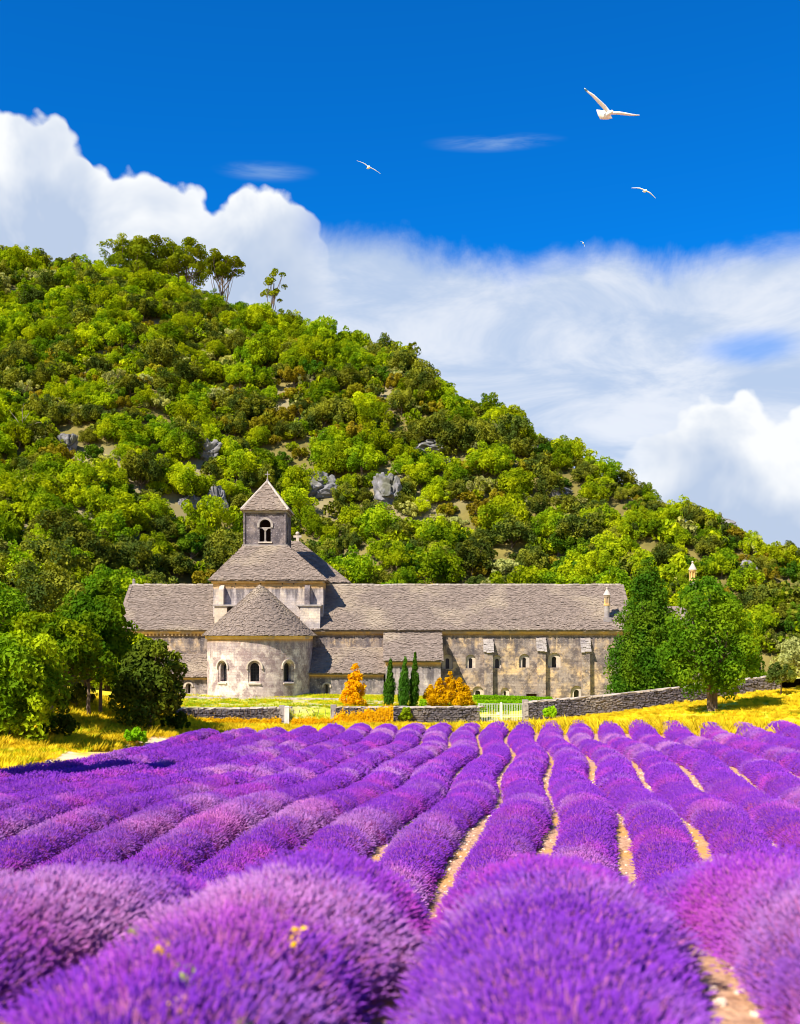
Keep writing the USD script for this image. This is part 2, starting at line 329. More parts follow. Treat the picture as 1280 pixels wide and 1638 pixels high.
def simple(name, ca, cb, scale=3.0, detail=5.0, rough=.85, bump=.3, bscale=None, cc=None, ccs=.3, spec=.2):
    nodes = {'g': ('geometry', {}), 'n': ('noise_texture', {'scale': scale, 'detail': detail, 'roughness': .6}),
             'r': ('rgb_ramp', {'ramp': [(.3, ca), (.7, cb)]}), 'n2': ('noise_texture', {'scale': ccs, 'detail': 4.0}),
             'n2r': ('map_range', {'range_type': 'smoothstep', 'from_min': .48, 'from_max': .64, 'to_min': 0.0, 'to_max': .85 if cc else 0.0}), 'c': ('mix_color', {'b': cc or ca}),
             'bn': ('noise_texture', {'scale': bscale or scale * 2, 'detail': 6.0}), 'b': ('bump', {'strength': bump, 'distance': .05}),
             'p': ('principled_bsdf', {'roughness': rough, 'specular_ior_level': spec})}
    mat(name, nodes, [('g.position', 'n.vector'), ('n.fac', 'r.fac'), ('g.position', 'n2.vector'), ('n2.fac', 'n2r.value'), ('n2r.result', 'c.fac'), ('r.color', 'c.a'),
                      ('c.result', 'p.base_color'), ('g.position', 'bn.vector'), ('bn.fac', 'b.height'), ('b.normal', 'p.normal')], 'p.BSDF')

simple('soil', (.30, .15, .085), (.60, .37, .23), scale=9, bscale=16, bump=1.0, cc=(.52, .27, .07), ccs=.5)
simple('straw_ground', (.58, .44, .02), (.82, .66, .03), scale=1.3, bscale=10, bump=.7, cc=(.74, .50, .012), ccs=.15)
simple('path_dirt', (.62, .44, .25), (.85, .66, .42), scale=2, bump=.5, cc=(.70, .46, .04), ccs=.5)
simple('lawn', (.30, .34, .02), (.55, .50, .05), scale=1.2, bump=.5, cc=(.42, .36, .22), ccs=.35)
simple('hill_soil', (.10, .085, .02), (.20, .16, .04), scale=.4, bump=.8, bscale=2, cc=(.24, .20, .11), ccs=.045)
simple('bark', (.10, .07, .045), (.20, .145, .10), scale=6, bump=.8)
simple('bark_pale', (.22, .17, .13), (.38, .30, .24), scale=5, bump=.8)
simple('lavender_leaf', (.18, .02, .14), (.32, .05, .24), scale=14, bump=1.0, bscale=40)
simple('lavender_stem', (.40, .07, .32), (.56, .20, .42), scale=10, bump=0)
simple('white_iron', (.56, .54, .46), (.70, .68, .60), scale=8, bump=.1, rough=.5, spec=.5)
simple('feather_white', (.84, .84, .83), (.90, .90, .89), scale=20, bump=.05, rough=.7)
simple('feather_dark', (.03, .09, .10), (.06, .14, .14), scale=20, bump=.05, rough=.6)
simple('dark_glass', (.006, .006, .009), (.012, .012, .016), scale=6, bump=0, rough=.25, spec=.5)
simple('iron', (.03, .03, .035), (.06, .055, .05), scale=10, bump=.1, rough=.6)
simple('wood_door', (.035, .018, .016), (.06, .03, .025), scale=9, bump=.3)
simple('limestone', (.085, .085, .10), (.27, .255, .25), scale=.9, detail=8.0, bump=1.0, bscale=1.6, cc=(.11, .11, .07), ccs=.7)
simple('white_post', (.54, .49, .43), (.70, .65, .57), scale=4, bump=.15)

def stone_tiles(name, ramp):
    mat(name, {'g': ('geometry', {}), 'r': ('rgb_ramp', {'ramp': ramp}),
               'n': ('noise_texture', {'scale': 3.0, 'detail': 6.0, 'roughness': .65}), 'nm': ('map_range', {'from_min': .3, 'from_max': .7, 'to_min': .66, 'to_max': 1.34}),
               'h': ('hsv', {'hue': .5, 'saturation': 1.0, 'fac': 1.0}),
               'n2': ('noise_texture', {'scale': .28, 'detail': 5.0}), 'n2r': ('map_range', {'range_type': 'smoothstep', 'from_min': .5, 'from_max': .7, 'to_min': 0.0, 'to_max': .5}),
               'l': ('mix_color', {'b': (.36, .29, .20)}),
               'b': ('bump', {'strength': .5, 'distance': .03}), 'p': ('principled_bsdf', {'roughness': .9, 'specular_ior_level': .15})},
        [('g.random_per_island', 'r.fac'), ('g.position', 'n.vector'), ('n.fac', 'nm.value'), ('nm.result', 'h.value'), ('r.color', 'h.color'), ('g.position', 'n2.vector'), ('n2.fac', 'n2r.value'),
         ('n2r.result', 'l.fac'), ('h.color', 'l.a'), ('l.result', 'p.base_color'), ('n.fac', 'b.height'), ('b.normal', 'p.normal')], 'p.BSDF')
stone_tiles('lauze', [(0, (.20, .155, .125)), (.22, (.50, .41, .335)), (.65, (.79, .68, .57)), (1, (.97, .90, .79))])
stone_tiles('rubble', [(0, (.10, .085, .09)), (.4, (.22, .185, .175)), (.75, (.36, .30, .27)), (1, (.54, .47, .42))])
stone_tiles('coping', [(0, (.40, .34, .29)), (1, (.60, .52, .44))])

def masonry(name, top, light, grey, dark, curved=None, stain=.6, grime=(.085, .075, .085)):
    """Ashlar coursing, grey weathering, soot streaks running down from the eave at height top."""
    nodes = {'g': ('geometry', {}), 's': ('separate_xyz', {}), 'c': ('combine_xyz', {}), 'c3': ('combine_xyz', {'y': 0.0}),
             'bk': ('brick_texture', {'color1': (.86, .86, .86), 'color2': (1.12, 1.12, 1.12), 'mortar': (.80, .78, .76), 'scale': 1.0, 'mortar_size': .012, 'brick_width': .46, 'row_height': .24, 'mortar_smooth': .4, 'offset': .5}),
             'n': ('noise_texture', {'scale': .55, 'detail': 7.0, 'roughness': .65, 'distortion': .4}), 'nr': ('map_range', {'range_type': 'smoothstep', 'from_min': .32, 'from_max': .56, 'to_min': 0.0, 'to_max': 1.0}),
             'm1': ('mix_color', {'a': light, 'b': grey}),
             'n2': ('noise_texture', {'scale': 1.2, 'detail': 6.0, 'roughness': .7}), 'n2r': ('map_range', {'range_type': 'smoothstep', 'from_min': .43, 'from_max': .60, 'to_min': 0.0, 'to_max': stain}),
             'm2': ('mix_color', {'b': dark}),
             'sm': ('mapping', {'scale': (1.9, 1.9, .16)}), 'n3': ('noise_texture', {'scale': 1.0, 'detail': 5.0, 'roughness': .6}),
             'ht': ('map_range', {'from_min': top - 3.2, 'from_max': top - .5, 'to_min': -.16, 'to_max': .20, 'clamp': True}), 'ad': ('math', {'math_type': 'add'}),
             'n3r': ('map_range', {'range_type': 'smoothstep', 'from_min': .54, 'from_max': .72, 'to_min': 0.0, 'to_max': .8}), 'm3': ('mix_color', {'b': grime}),
             'el': ('map_range', {'range_type': 'smoothstep', 'from_min': top - .75, 'from_max': top - .30, 'to_min': 0.0, 'to_max': .8}), 'm4': ('mix_color', {'b': (.62, .36, .10)}),
             'n5': ('noise_texture', {'scale': 9.0, 'detail': 4.0}), 'sp': ('map_range', {'range_type': 'smoothstep', 'from_min': .60, 'from_max': .68, 'to_min': 0.0, 'to_max': .5}), 'm5': ('mix_color', {'b': (.55, .50, .48)}),
             'mu': ('mix_color', {'blend_type': 'multiply', 'fac': 1.0, 'use_clamp': False}),
             'b1': ('bump', {'strength': .35, 'distance': .04}), 'b2': ('bump', {'strength': .5, 'distance': .05}), 'p': ('principled_bsdf', {'roughness': .92, 'specular_ior_level': .12})}
    links = [('g.position', 's.vector'), ('s.z', 'c.y'), ('c.vector', 'bk.vector'), ('g.position', 'n.vector'), ('n.fac', 'nr.value'), ('nr.result', 'm1.fac'),
             ('g.position', 'n2.vector'), ('n2.fac', 'n2r.value'), ('n2r.result', 'm2.fac'), ('m1.result', 'm2.a'),
             ('g.position', 'sm.vector'), ('sm.vector', 'n3.vector'), ('s.z', 'ht.value'), ('n3.fac', 'ad.value1'), ('ht.result', 'ad.value2'), ('ad.value', 'n3r.value'), ('n3r.result', 'm3.fac'), ('m2.result', 'm3.a'),
             ('g.position', 'n5.vector'), ('n5.fac', 'sp.value'), ('sp.result', 'm5.fac'), ('m3.result', 'm5.a'),
             ('s.z', 'el.value'), ('el.result', 'm4.fac'), ('m5.result', 'm4.a'), ('m4.result', 'mu.a'), ('bk.color', 'mu.b'), ('mu.result', 'p.base_color'),
             ('bk.fac', 'b1.height'), ('n5.fac', 'b2.height'), ('b1.normal', 'b2.normal'), ('b2.normal', 'p.normal')]
    if curved:
        nodes |= {'ax': ('math', {'math_type': 'subtract', 'value2': curved[0]}), 'ay': ('math', {'math_type': 'subtract', 'value1': curved[1]}), 'at': ('math', {'math_type': 'arctan2'}), 'am': ('math', {'math_type': 'multiply', 'value2': curved[2]})}
        links += [('s.x', 'ax.value1'), ('s.y', 'ay.value2'), ('ax.value', 'at.value1'), ('ay.value', 'at.value2'), ('at.value', 'am.value1'), ('am.value', 'c.x')]
    else:
        nodes |= {'xy': ('math', {'math_type': 'add'})}
        links += [('s.x', 'xy.value1'), ('s.y', 'xy.value2'), ('xy.value', 'c.x')]
    nodes['b1'][1]['invert'] = True
    mat(name, nodes, links, 'p.BSDF')
XA, YA, RA = -12.25, 98.0, 4.49                     # apse centre and radius
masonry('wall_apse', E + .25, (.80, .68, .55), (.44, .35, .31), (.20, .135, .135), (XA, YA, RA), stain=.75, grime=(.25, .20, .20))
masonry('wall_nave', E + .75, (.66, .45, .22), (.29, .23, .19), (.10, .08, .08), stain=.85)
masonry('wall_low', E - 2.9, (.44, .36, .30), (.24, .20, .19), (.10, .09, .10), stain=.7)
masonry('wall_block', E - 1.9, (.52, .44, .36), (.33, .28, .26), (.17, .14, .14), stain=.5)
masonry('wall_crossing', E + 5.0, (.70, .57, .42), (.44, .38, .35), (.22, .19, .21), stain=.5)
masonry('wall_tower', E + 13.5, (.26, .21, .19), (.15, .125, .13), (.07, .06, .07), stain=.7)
simple('stone_pale', (.42, .34, .255), (.58, .48, .37), scale=4, bump=.4, cc=(.38, .33, .30), ccs=1.2)
simple('stone_cornice', (.60, .36, .10), (.72, .48, .20), scale=3, bump=.4, cc=(.36, .28, .22), ccs=.7)
simple('stone_grey', (.24, .205, .185), (.38, .335, .30), scale=4, bump=.5, cc=(.22, .19, .19), ccs=.9)

# ------------------------------------------------------------------ terrain
def P(px, py, d): return np.array([(px - 640) / F * d, d, E + (1020 - py) / F * d])
ctrl = []
prof = [(-15, -2.0), (0, -2.03), (3.5, -2.04), (5.3, -2.06), (7.2, -2.08), (9, -2.42), (11, -3.05), (14, -3.85), (20, -4.92), (23.5, -4.86), (27.5, -4.66), (32, -4.92), (37, -5.1), (45, -5.4), (60, -5.88), (72, -6.12)]
for y, z in prof:
    for x in (-8, 0, 8) if y < 12 else (-14, -6, 2, 8):
        ctrl.append((x, y, z))
for y, z in prof[:11]: ctrl += [(-40, y, z - .1), (40, y, z + .3)]
ctrl += [(14, 24, -4.75), (14, 40, -4.95), (18, 50, -5.0), (22, 61, -4.9), (19.4, 70, -4.67), (13.8, 72, -5.75), (10.7, 80, -5.95), (30, 55, -4.6), (34, 70, -4.0), (45, 60, -4.0), (45, 40, -4.3),
         (9.3, 82, -6.25), (15.7, 82, -5.5), (21.7, 83, -4.8), (28, 84, -3.85), (40, 86, -2.7), (-3, 82, -6.45), (3, 82, -6.4), (-11, 82, -6.4), (-15.5, 82, -6.2),
         (-18.8, 53, -5.0), (-18.5, 68, -4.9), (-14.5, 63, -5.5), (-16, 45, -5.25), (-25, 60, -4.4), (-25, 45, -4.8), (-40, 60, -3.5), (-40, 40, -4.2), (-19.5, 77, -4.4), (-24, 78, -3.9), (-30, 80, -3.4),
         (-11, 95, -6.8), (5, 95, -6.8), (16, 95, -6.2), (24, 95, -5.2), (32, 95, -4.6), (-25, 95, -4.6), (-40, 95, -3), (0, 112, -6.5), (24, 112, -5), (40, 112, -3), (-30, 112, -5.5)]
ctrl = np.array(ctrl, float)
_rbf = RBFInterpolator(ctrl[:, :2], ctrl[:, 2], kernel='thin_plate_spline', smoothing=.02)
def ground(x, y):
    x, y = np.asarray(x, float), np.asarray(y, float)
    q = np.stack([np.clip(x, -45, 50), np.clip(y, -15, 113)], -1)
    z = _rbf(q.reshape(-1, 2)).reshape(x.shape)
    n = meshkit.fbm(np.stack([x * .12, y * .12, x * 0 + 3], -1), 3, 5) - .5
    return E + z + n * .22
_gx, _gy = np.arange(-60, 60.01, .5), np.arange(-15, 116.01, .5)
_gz = ground(*np.meshgrid(_gx, _gy, indexing='ij'))
from scipy.interpolate import RegularGridInterpolator
_gi = RegularGridInterpolator((_gx, _gy), _gz, bounds_error=False, fill_value=None)
def gz(x, y): return _gi(np.stack([np.broadcast_to(np.asarray(x, float), np.shape(y)) if np.ndim(x) == 0 and np.ndim(y) else np.asarray(x, float), np.broadcast_to(np.asarray(y, float), np.shape(x)) if np.ndim(y) == 0 and np.ndim(x) else np.asarray(y, float)], -1))

# rows of the field: gap k runs along A(y) + PITCH * k
PITCH = 1.68
_ay = np.array([-10, 0, 5.3, 7.4, 14, 22, 27, 32, 42, 59, 80.])
_ax = np.array([-1.2, -.6, -.1, .18, .48, 1.0, 1.75, 2.6, 3.95, 5.75, 7.7])
from scipy.interpolate import PchipInterpolator
_A = PchipInterpolator(_ay, _ax)
def A(y): return _A(np.clip(y, -10, 80))
K0, K1 = -11, 15
def far_end(x):       # where the rows stop, before the wall
    return np.interp(x, [-16, -11, -4, 2, 8, 12, 14, 17, 22, 30], [61, 66, 71, 73.5, 75, 73, 68, 63, 60, 58])

def split_ground():
    xs = np.concatenate([np.linspace(-1500, -70, 10), np.arange(-60, 60.01, .5), np.linspace(70, 1500, 10)])
    ys = np.concatenate([[-1500, -400, -100, -40], np.arange(-15, 116.01, .5), [130, 160, 220, 320, 600, 1000, 1800]])
    X, Y = np.meshgrid(xs, ys, indexing='ij')
    Z = ground(X, Y)
    out = np.maximum(np.maximum(-60 - X, X - 60), 0) + np.maximum(np.maximum(-15 - Y, Y - 116), 0)
    Z = Z - np.minimum(out * .01, 4)
    v = np.stack([X, Y, Z], -1).reshape(-1, 3)
    i, j = np.meshgrid(np.arange(len(xs) - 1), np.arange(len(ys) - 1), indexing='ij')
    a = (i * len(ys) + j).ravel(); b = a + len(ys)
    f = np.stack([np.stack([a, b, b + 1], 1), np.stack([a, b + 1, a + 1], 1)], 1).reshape(-1, 3)
    c = v[f].mean(1)
    ax = A(c[:, 1]); lo, hi = ax + PITCH * K0 - .3, ax + PITCH * (K1 + 1) + .3
    field = (c[:, 0] > lo) & (c[:, 0] < hi) & (c[:, 1] < far_end(c[:, 0]) + .6) & (c[:, 1] > -14)
    wob = .35 * np.sin(c[:, 1] * .7)
    path = (~field) & (((c[:, 0] > lo - 2.2 + wob) & (c[:, 0] <= lo + .6) & (c[:, 1] < 66)) | ((c[:, 0] > -13) & (c[:, 0] < 2.5) & (c[:, 1] > far_end(c[:, 0]) + .2) & (c[:, 1] < far_end(c[:, 0]) + 1.6 + wob)))
    res = []
    for sel in (field, path, ~field & ~path):
        ff = f[sel]; u, inv = np.unique(ff, return_inverse=True)
        res.append((v[u], inv.reshape(-1, 3)))
    return res
_fs, _ps, _ms = split_ground()
solo('field_soil', _fs, 'soil', kind='structure', smooth=True)
solo('dirt_path', _ps, 'path_dirt', kind='structure', smooth=True)
solo('ground', _ms, 'straw_ground', kind='structure', smooth=True)

# the hill: a wooded spur that comes down to the right
def _skyline():
    """Crest distance and height along the spur: it comes down from the left and towards us to the right."""
    px = np.array([-700, -300, -100, 0, 60, 130, 200, 300, 400, 470, 560, 640, 720, 800, 880, 960, 1060, 1180, 1280, 1500])
    py = np.array([450, 412, 400, 400, 417, 430, 436, 466, 494, 512, 548, 583, 626, 664, 702, 742, 788, 830, 890, 990])
    sl = (1020 - py) / F; d = 80.5 / (.70 - np.minimum(sl, .36) + .02)
    return (px - 640) / F * d, d, sl * d - np.interp(px, [640, 1060], [2.0, 2.6])
_CX, _CY, _CZ = _skyline()
def crest(x): return np.interp(x, _CX, _CY)
def foot(x): return 114 - 20 * np.clip((-14 - x) / 22, 0, 1) ** 1.5 * (x < -14) - 10 * np.clip((x - 24) / 20, 0, 1)
def hill(x, y):
    x, y = np.asarray(x, float), np.asarray(y, float)
    yc, zc, f0 = crest(x), np.interp(x, _CX, _CZ) + 5.2 + 2.0, foot(x)
    yc = np.maximum(yc, f0 + 2)
    t = (y - f0) / np.maximum(yc - f0, 1)
    front = np.where(y < f0, .5 * (y - f0), zc * t)
    back = zc - .42 * (y - yc)
    z = -3.0 * np.logaddexp(-np.clip(front, -60, 200) / 3.0, -np.clip(back, -60, 200) / 3.0)
    n = (meshkit.fbm(np.stack([x * .03, y * .03, x * 0 + 9], -1), 4, 11) - .5) * 9 + (meshkit.fbm(np.stack([x * .12, y * .12, x * 0], -1), 3, 2) - .5) * 2.5
    fade = np.clip((y - f0) / 18, 0, 1) * np.clip((yc - y) / 30, .2, 1)
    return E - 5.2 + z + n * fade
def hill_mesh():
    xs = np.concatenate([np.linspace(-700, -160, 12), np.arange(-150, 90, 2.0), np.linspace(95, 500, 14)])
    ys = np.concatenate([np.arange(76, 270, 2.0), np.linspace(280, 700, 12)])
    X, Y = np.meshgrid(xs, ys, indexing='ij'); Z = np.maximum(hill(X, Y), E - 9)
    v = np.stack([X, Y, Z], -1).reshape(-1, 3)
    i, j = np.meshgrid(np.arange(len(xs) - 1), np.arange(len(ys) - 1), indexing='ij')
    a = (i * len(ys) + j).ravel(); b = a + len(ys)
    return v, np.stack([np.stack([a, b, b + 1], 1), np.stack([a, b + 1, a + 1], 1)], 1).reshape(-1, 3)
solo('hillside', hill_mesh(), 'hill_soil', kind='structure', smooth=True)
def surf(x, y): return np.maximum(hill(x, y), ground(x, y))

# garden terrace behind the walls
WT_X = np.array([-40, -18, -8, -2, 6.5, 9.3, 15.7, 21.7, 28, 40.])
WT_Z = E + np.array([-5.1, -5.15, -5.12, -5.05, -5.02, -4.68, -4.12, -3.52, -2.82, -1.9])
WB_Y = np.array([80, 82, 82.3, 82.2, 82, 82, 82, 83, 84, 86.])
def wall_top(x): return np.interp(x, WT_X, WT_Z)
def wall_y(x): return np.interp(x, WT_X, WB_Y)
def _soft(x, a, b, w=.35): return np.clip((x - a) / w + .5, 0, 1) * np.clip((b - x) / w + .5, 0, 1)
def terrace_z(x, y):
    x, y = np.asarray(x, float), np.asarray(y, float)
    t = np.clip((y - wall_y(x)) / 12.0, 0, 1.6)
    base = np.interp(x, [-40, -8, 4, 10, 16, 22, 28, 40], [-5.42, -5.36, -5.36, -5.1, -4.6, -4.05, -3.2, -2.4])
    rise = np.interp(x, [-40, -2, 8, 14, 18, 22, 40], [.40, .36, .0, -.42, -.55, -.7, -.7])
    z = E + base + rise * t
    w = np.maximum(_soft(x, -8.15, -4.95), _soft(x, 5.6, 9.2)) * np.clip(1 - (y - wall_y(x)) / 4.0, 0, 1) ** 1.5
    return z * (1 - w) + (gz(x, wall_y(x) + 0 * y) + .03) * w
def terrace():
    xs, ts = np.linspace(-17.2, 40, 240), np.linspace(0, 1, 40)
    X, T = np.meshgrid(xs, ts, indexing='ij'); Y = wall_y(X) + .25 + T * (108 - wall_y(X))
    Z = terrace_z(X, Y)
    v = np.stack([X, Y, Z], -1).reshape(-1, 3); n = len(ts)
    i, j = np.meshgrid(np.arange(len(xs) - 1), np.arange(n - 1), indexing='ij'); a = (i * n + j).ravel(); b = a + n
    return v, np.stack([np.stack([a, b, b + 1], 1), np.stack([a, b + 1, a + 1], 1)], 1).reshape(-1, 3)
solo('garden_terrace', terrace(), 'lawn', kind='structure', smooth=True)

# ------------------------------------------------------------------ the abbey
rng = np.random.default_rng(21)
G0 = E - 5.6
ab = Thing('abbey', 'grey stone Romanesque abbey with bell tower, round apse and stone-tiled roofs', 'abbey', (XA, YA, G0))
YM, YR = 100.0, 105.2                                   # main front wall and ridge
ZE, ZR = E + .68, E + 4.86                              # main eave and ridge height
XL, XR = -25.0, 20.6
def lift(m, x, y, z, rot=0): return m.rotate((0, 0, rot)).translate((x, y, z))

# main range wall with its recessed windows
def px_at(px, d): return (px - 640) / F * d
def pz_at(py, d): return E + (1020 - py) / F * d
wall = box(XL + .1, XR, YM, YM + .9, G0, ZE) + box(XL + .1, XL + 1.0, YM, 110.4, G0, ZE) + box(XR - .9, XR, YM, 110.4, G0, ZE) + box(XL + .1, XR, 109.5, 110.4, G0, ZE)
for xg in (XL + .1, XR - .9):
    wall += hullpts([(xg, YM, ZE), (xg, 110.4, ZE), (xg, YR, ZR - .1), (xg + .9, YM, ZE), (xg + .9, 110.4, ZE), (xg + .9, YR, ZR - .1)])
wins = [(716, 1070, 1047, 17, 6), (753, 1069, 1047, 16, 6), (795.5, 1069, 1048, 13, 6), (839, 1068, 1046, 17, 6), (887, 1068, 1044, 21, 7),
        (764.5, 1121, 1098, 20, 8), (808, 1121, 1100, 14, 4), (923, 1120, 1097, 20, 8)]
sub = []
for pc, pb, pt, w, s in wins:
    x, zb, zt = px_at(pc, YM), pz_at(pb, YM), pz_at(pt, YM); w_, s_ = w * YM / F, s * YM / F
    wall -= lift(arch_prism(w_, zt - zb, .42, -.1), x, YM, zb)
    sh = (zt - zb) * (.74 if pc not in (764.5, 923) else .72)
    wall -= lift(arch_prism(s_, sh, 1.4, -.1), x, YM, zb)
    sub.append((x, zb, zt, w_, s_, sh))
wall -= box(px_at(842, YM), px_at(859, YM), YM - .1, YM + .5, G0 - .1, pz_at(1110, YM))
p_wall = ab.part('range_wall', wall, 'wall_nave')
for x, zb, zt, w_, s_, sh in sub:
    ring = lift(arch_prism(w_ - .008, zt - zb - .004, .10), x, YM + .20, zb + .003) - lift(arch_prism(s_ * 1.02, sh * 1.0, .5, -.1), x, YM + .1, zb - .01)
    q = ab.part('window_surround', ring, 'stone_pale', p_wall)
    ab.part('pane', box(x - s_ * .6, x + s_ * .6, YM + .55, YM + .59, zb - .02, zb + sh + .05), 'dark_glass', p_wall)
ab.part('door', box(px_at(842, YM) + .01, px_at(859, YM) - .01, YM + .34, YM + .42, G0, pz_at(1110, YM) - .01), 'wood_door', p_wall)
for pl, pr, pt in ((775, 788.5, 1023), (860, 873, 1021), (931, 944, 1022)):
    x0, x1, zt = px_at(pl, YM - .4), px_at(pr, YM - .4), pz_at(pt, YM)
    bt = hullpts([(x0, YM, G0), (x1, YM, G0), (x0, YM - .5, G0), (x1, YM - .5, G0), (x0, YM - .45, zt - 1.1), (x1, YM - .45, zt - 1.1), (x0, YM, zt), (x1, YM, zt)])
    q = ab.part('buttress', bt, 'wall_nave', p_wall)
    ab.part('buttress_cap', roof_tiles((x0 - .04, YM - .49, zt - 1.12), (x1 + .04, YM - .49, zt - 1.12), (x0 - .04, YM, zt), (x1 + .04, YM, zt), rng, .19, (.2, .42), .07), 'stone_grey', p_wall)
# cornice under the eaves
ab.part('cornice', cat_([box(XL - .05, px_at(336, 100), YM - .16, YM - .003, ZE - .32, ZE - .02), box(px_at(500, 100), XR + .05, YM - .16, YM - .003, ZE - .32, ZE - .02)]), 'stone_cornice', p_wall)
for k in range(24):
    xx = XL + .4 + k * .33
    if xx < px_at(330, 100): ab.part('corbel', box(xx, xx + .13, YM - .14, YM - .004, ZE - .52, ZE - .325), 'stone_cornice', p_wall)
# main roof
deck = m3.Manifold.hull_points(np.array([(XL - .1, YM - .35, ZE - .02), (XR + .1, YM - .35, ZE - .02), (XL - .1, YR, ZR), (XR + .1, YR, ZR), (XL - .1, YR + 5.3, ZE), (XR + .1, YR + 5.3, ZE), (XL - .1, YM - .35, ZE - .14), (XR + .1, YM - .35, ZE - .14), (XL - .1, YR + 5.3, ZE - .14), (XR + .1, YR + 5.3, ZE - .14)], float))
p_roof = ab.part('range_roof', deck, 'lauze')
ab.part('stone_tiles', cat_([roof_tiles((XL - .15, YM - .42, ZE), (XR + .15, YM - .42, ZE), (XL - .15, YR, ZR + .02), (XR + .15, YR, ZR + .02), rng),
                             roof_tiles((XR + .15, YR + 5.35, ZE), (XL - .15, YR + 5.35, ZE), (XR + .15, YR, ZR), (XL - .15, YR, ZR), rng, .4, (.6, 1.2))]), 'lauze', p_roof, kind='stuff')
rl = np.arange(XL, XR, .55)
ab.part('ridge_stones', slabs(np.stack([rl + .27, rl * 0 + YR, rl * 0 + ZR + .08 + rng.normal(0, .012, len(rl))], 1), np.tile([1., 0, 0], (len(rl), 1)), np.tile([0, 1., 0], (len(rl), 1)), np.tile([0, 0, 1.], (len(rl), 1)), np.full(len(rl), .53), np.full(len(rl), .42), np.full(len(rl), .16), rng), 'coping', p_roof, kind='stuff')
ab.part('finial', cat_([box(XL, XL + .22, YR - .12, YR + .12, ZR + .1, ZR + .45), trimesh.creation.icosphere(1, .13).apply_translation((XL + .11, YR, ZR + .52))]), 'stone_grey', p_roof)
# verge stones up the two gable edges
for xv in (XL - .12, XR + .12):
    t = np.linspace(0, 1, 14)[:-1] + .04
    c = np.stack([t * 0 + xv, YM - .35 + t * (YR - YM + .3), ZE + .08 + t * (ZR - ZE)], 1); v_ = unit([0, YR - YM + .3, ZR - ZE]); n_ = np.cross([1, 0, 0], v_)
    ab.part('verge_stones', slabs(c, np.tile([1., 0, 0], (13, 1)), np.tile(v_, (13, 1)), np.tile(n_, (13, 1)), np.full(13, .3), np.full(13, .48), np.full(13, .11), rng), 'lauze', p_roof, kind='stuff')

# lean-to chapels on either side of the apse, and the taller block
def lean_to(x0, x1, yf, zt, zb, wallmat, windows):
    w = box(x0, x1, yf, YM - .002, G0, zb) + hullpts([(x0, yf, zb), (x1, yf, zb), (x0, YM - .002, zb), (x1, YM - .002, zb), (x0, YM - .002, zt - .05), (x1, YM - .002, zt - .05)])
    made = []
    for pc, pb, pt, pw, ps in windows:
        x, b_, t_ = px_at(pc, yf), pz_at(pb, yf), pz_at(pt, yf); W, s = pw * yf / F, ps * yf / F
        w -= lift(arch_prism(W, t_ - b_, .22, -.1), x, yf, b_); w -= lift(arch_prism(s, (t_ - b_) * .84, .9, -.1), x, yf, b_ + .06); made.append((x, b_, t_, W, s))
    pw_ = ab.part('chapel_wall', w, wallmat)
    for x, b_, t_, W, s in made:
        ab.part('pane', box(x - s * .45, x + s * .45, yf + .5, yf + .54, b_ + .05, t_ - .1), 'dark_glass', pw_)
        hood = lift(arch_prism(W + .32, t_ - b_ + .14, .07), x, yf - .07 - .003, b_) - lift(arch_prism(W + .02, t_ - b_ + .01, .6, -.3), x, yf, b_) - box(x - 2, x + 2, yf - 1, yf + 1, b_ - 1, t_ - W * .62)
        ab.part('hood_mould', hood, 'stone_pale', pw_)
    ab.part('cornice', box(x0 - .02, x1 + .02, yf - .1, yf - .003, zb - .2, zb - .03), 'stone_cornice', pw_)
    d_ = hullpts([(x0 - .15, yf - .28, zb - .1), (x1 + .15, yf - .28, zb - .1), (x0 - .15, yf - .28, zb), (x1 + .15, yf - .28, zb), (x0 - .15, YM - .02, zt - .12), (x1 + .15, YM - .02, zt - .12), (x0 - .15, YM - .02, zt), (x1 + .15, YM - .02, zt)])
    pr = ab.part('chapel_roof', d_, 'lauze')
    ab.part('stone_tiles', roof_tiles((x0 - .18, yf - .33, zb + .01), (x1 + .18, yf - .33, zb + .01), (x0 - .18, YM - .04, zt + .02), (x1 + .18, YM - .04, zt + .02), rng), 'lauze', pr, kind='stuff')
lean_to(-21.8, -15.2, 97.5, E - 1.5, E - 3.42, 'wall_low', [(302, 1110, 1093, 9, 3.5)])
lean_to(-9.5, px_at(614, 97.3), 97.3, E - .95, E - 3.1, 'wall_low', [(522.5, 1110, 1094, 9, 4)])
lean_to(px_at(617, 97), px_at(705, 97), 96.7, E + .52, E - 2.02, 'wall_block', [])

# apse
a_out = m3.Manifold.cylinder(E + .15 - G0, RA, RA, 96).translate((XA, YA, G0)) - m3.Manifold.cylinder(40, RA - .8, RA - .8, 64).translate((XA, YA, G0 - 5)) - box(XA - 9, XA + 9, 99.9, 120, G0 - 1, E + 9)
a_out = a_out + box(XA - RA, XA - RA + .8, YA, 100.0, G0, E + .15) + box(XA + RA - .8, XA + RA, YA, 100.0, G0, E + .15)
aw = []
for th in (-36, 2, 40):
    a = math.radians(th); e = np.array([math.sin(a), -math.cos(a)])
    x, y = XA + e[0] * RA, YA + e[1] * RA; zb = E - 3.74
    a_out -= lift(arch_prism(1.06, 1.74, .42, -.3, 14), x, y, zb, th)
    a_out -= lift(arch_prism(.74, 1.56, 1.6, -.3, 14), x, y, zb + .08, th)
    aw.append((x, y, zb, th, e))
p_apse = ab.part('apse_wall', a_out, 'wall_apse', smooth=30)
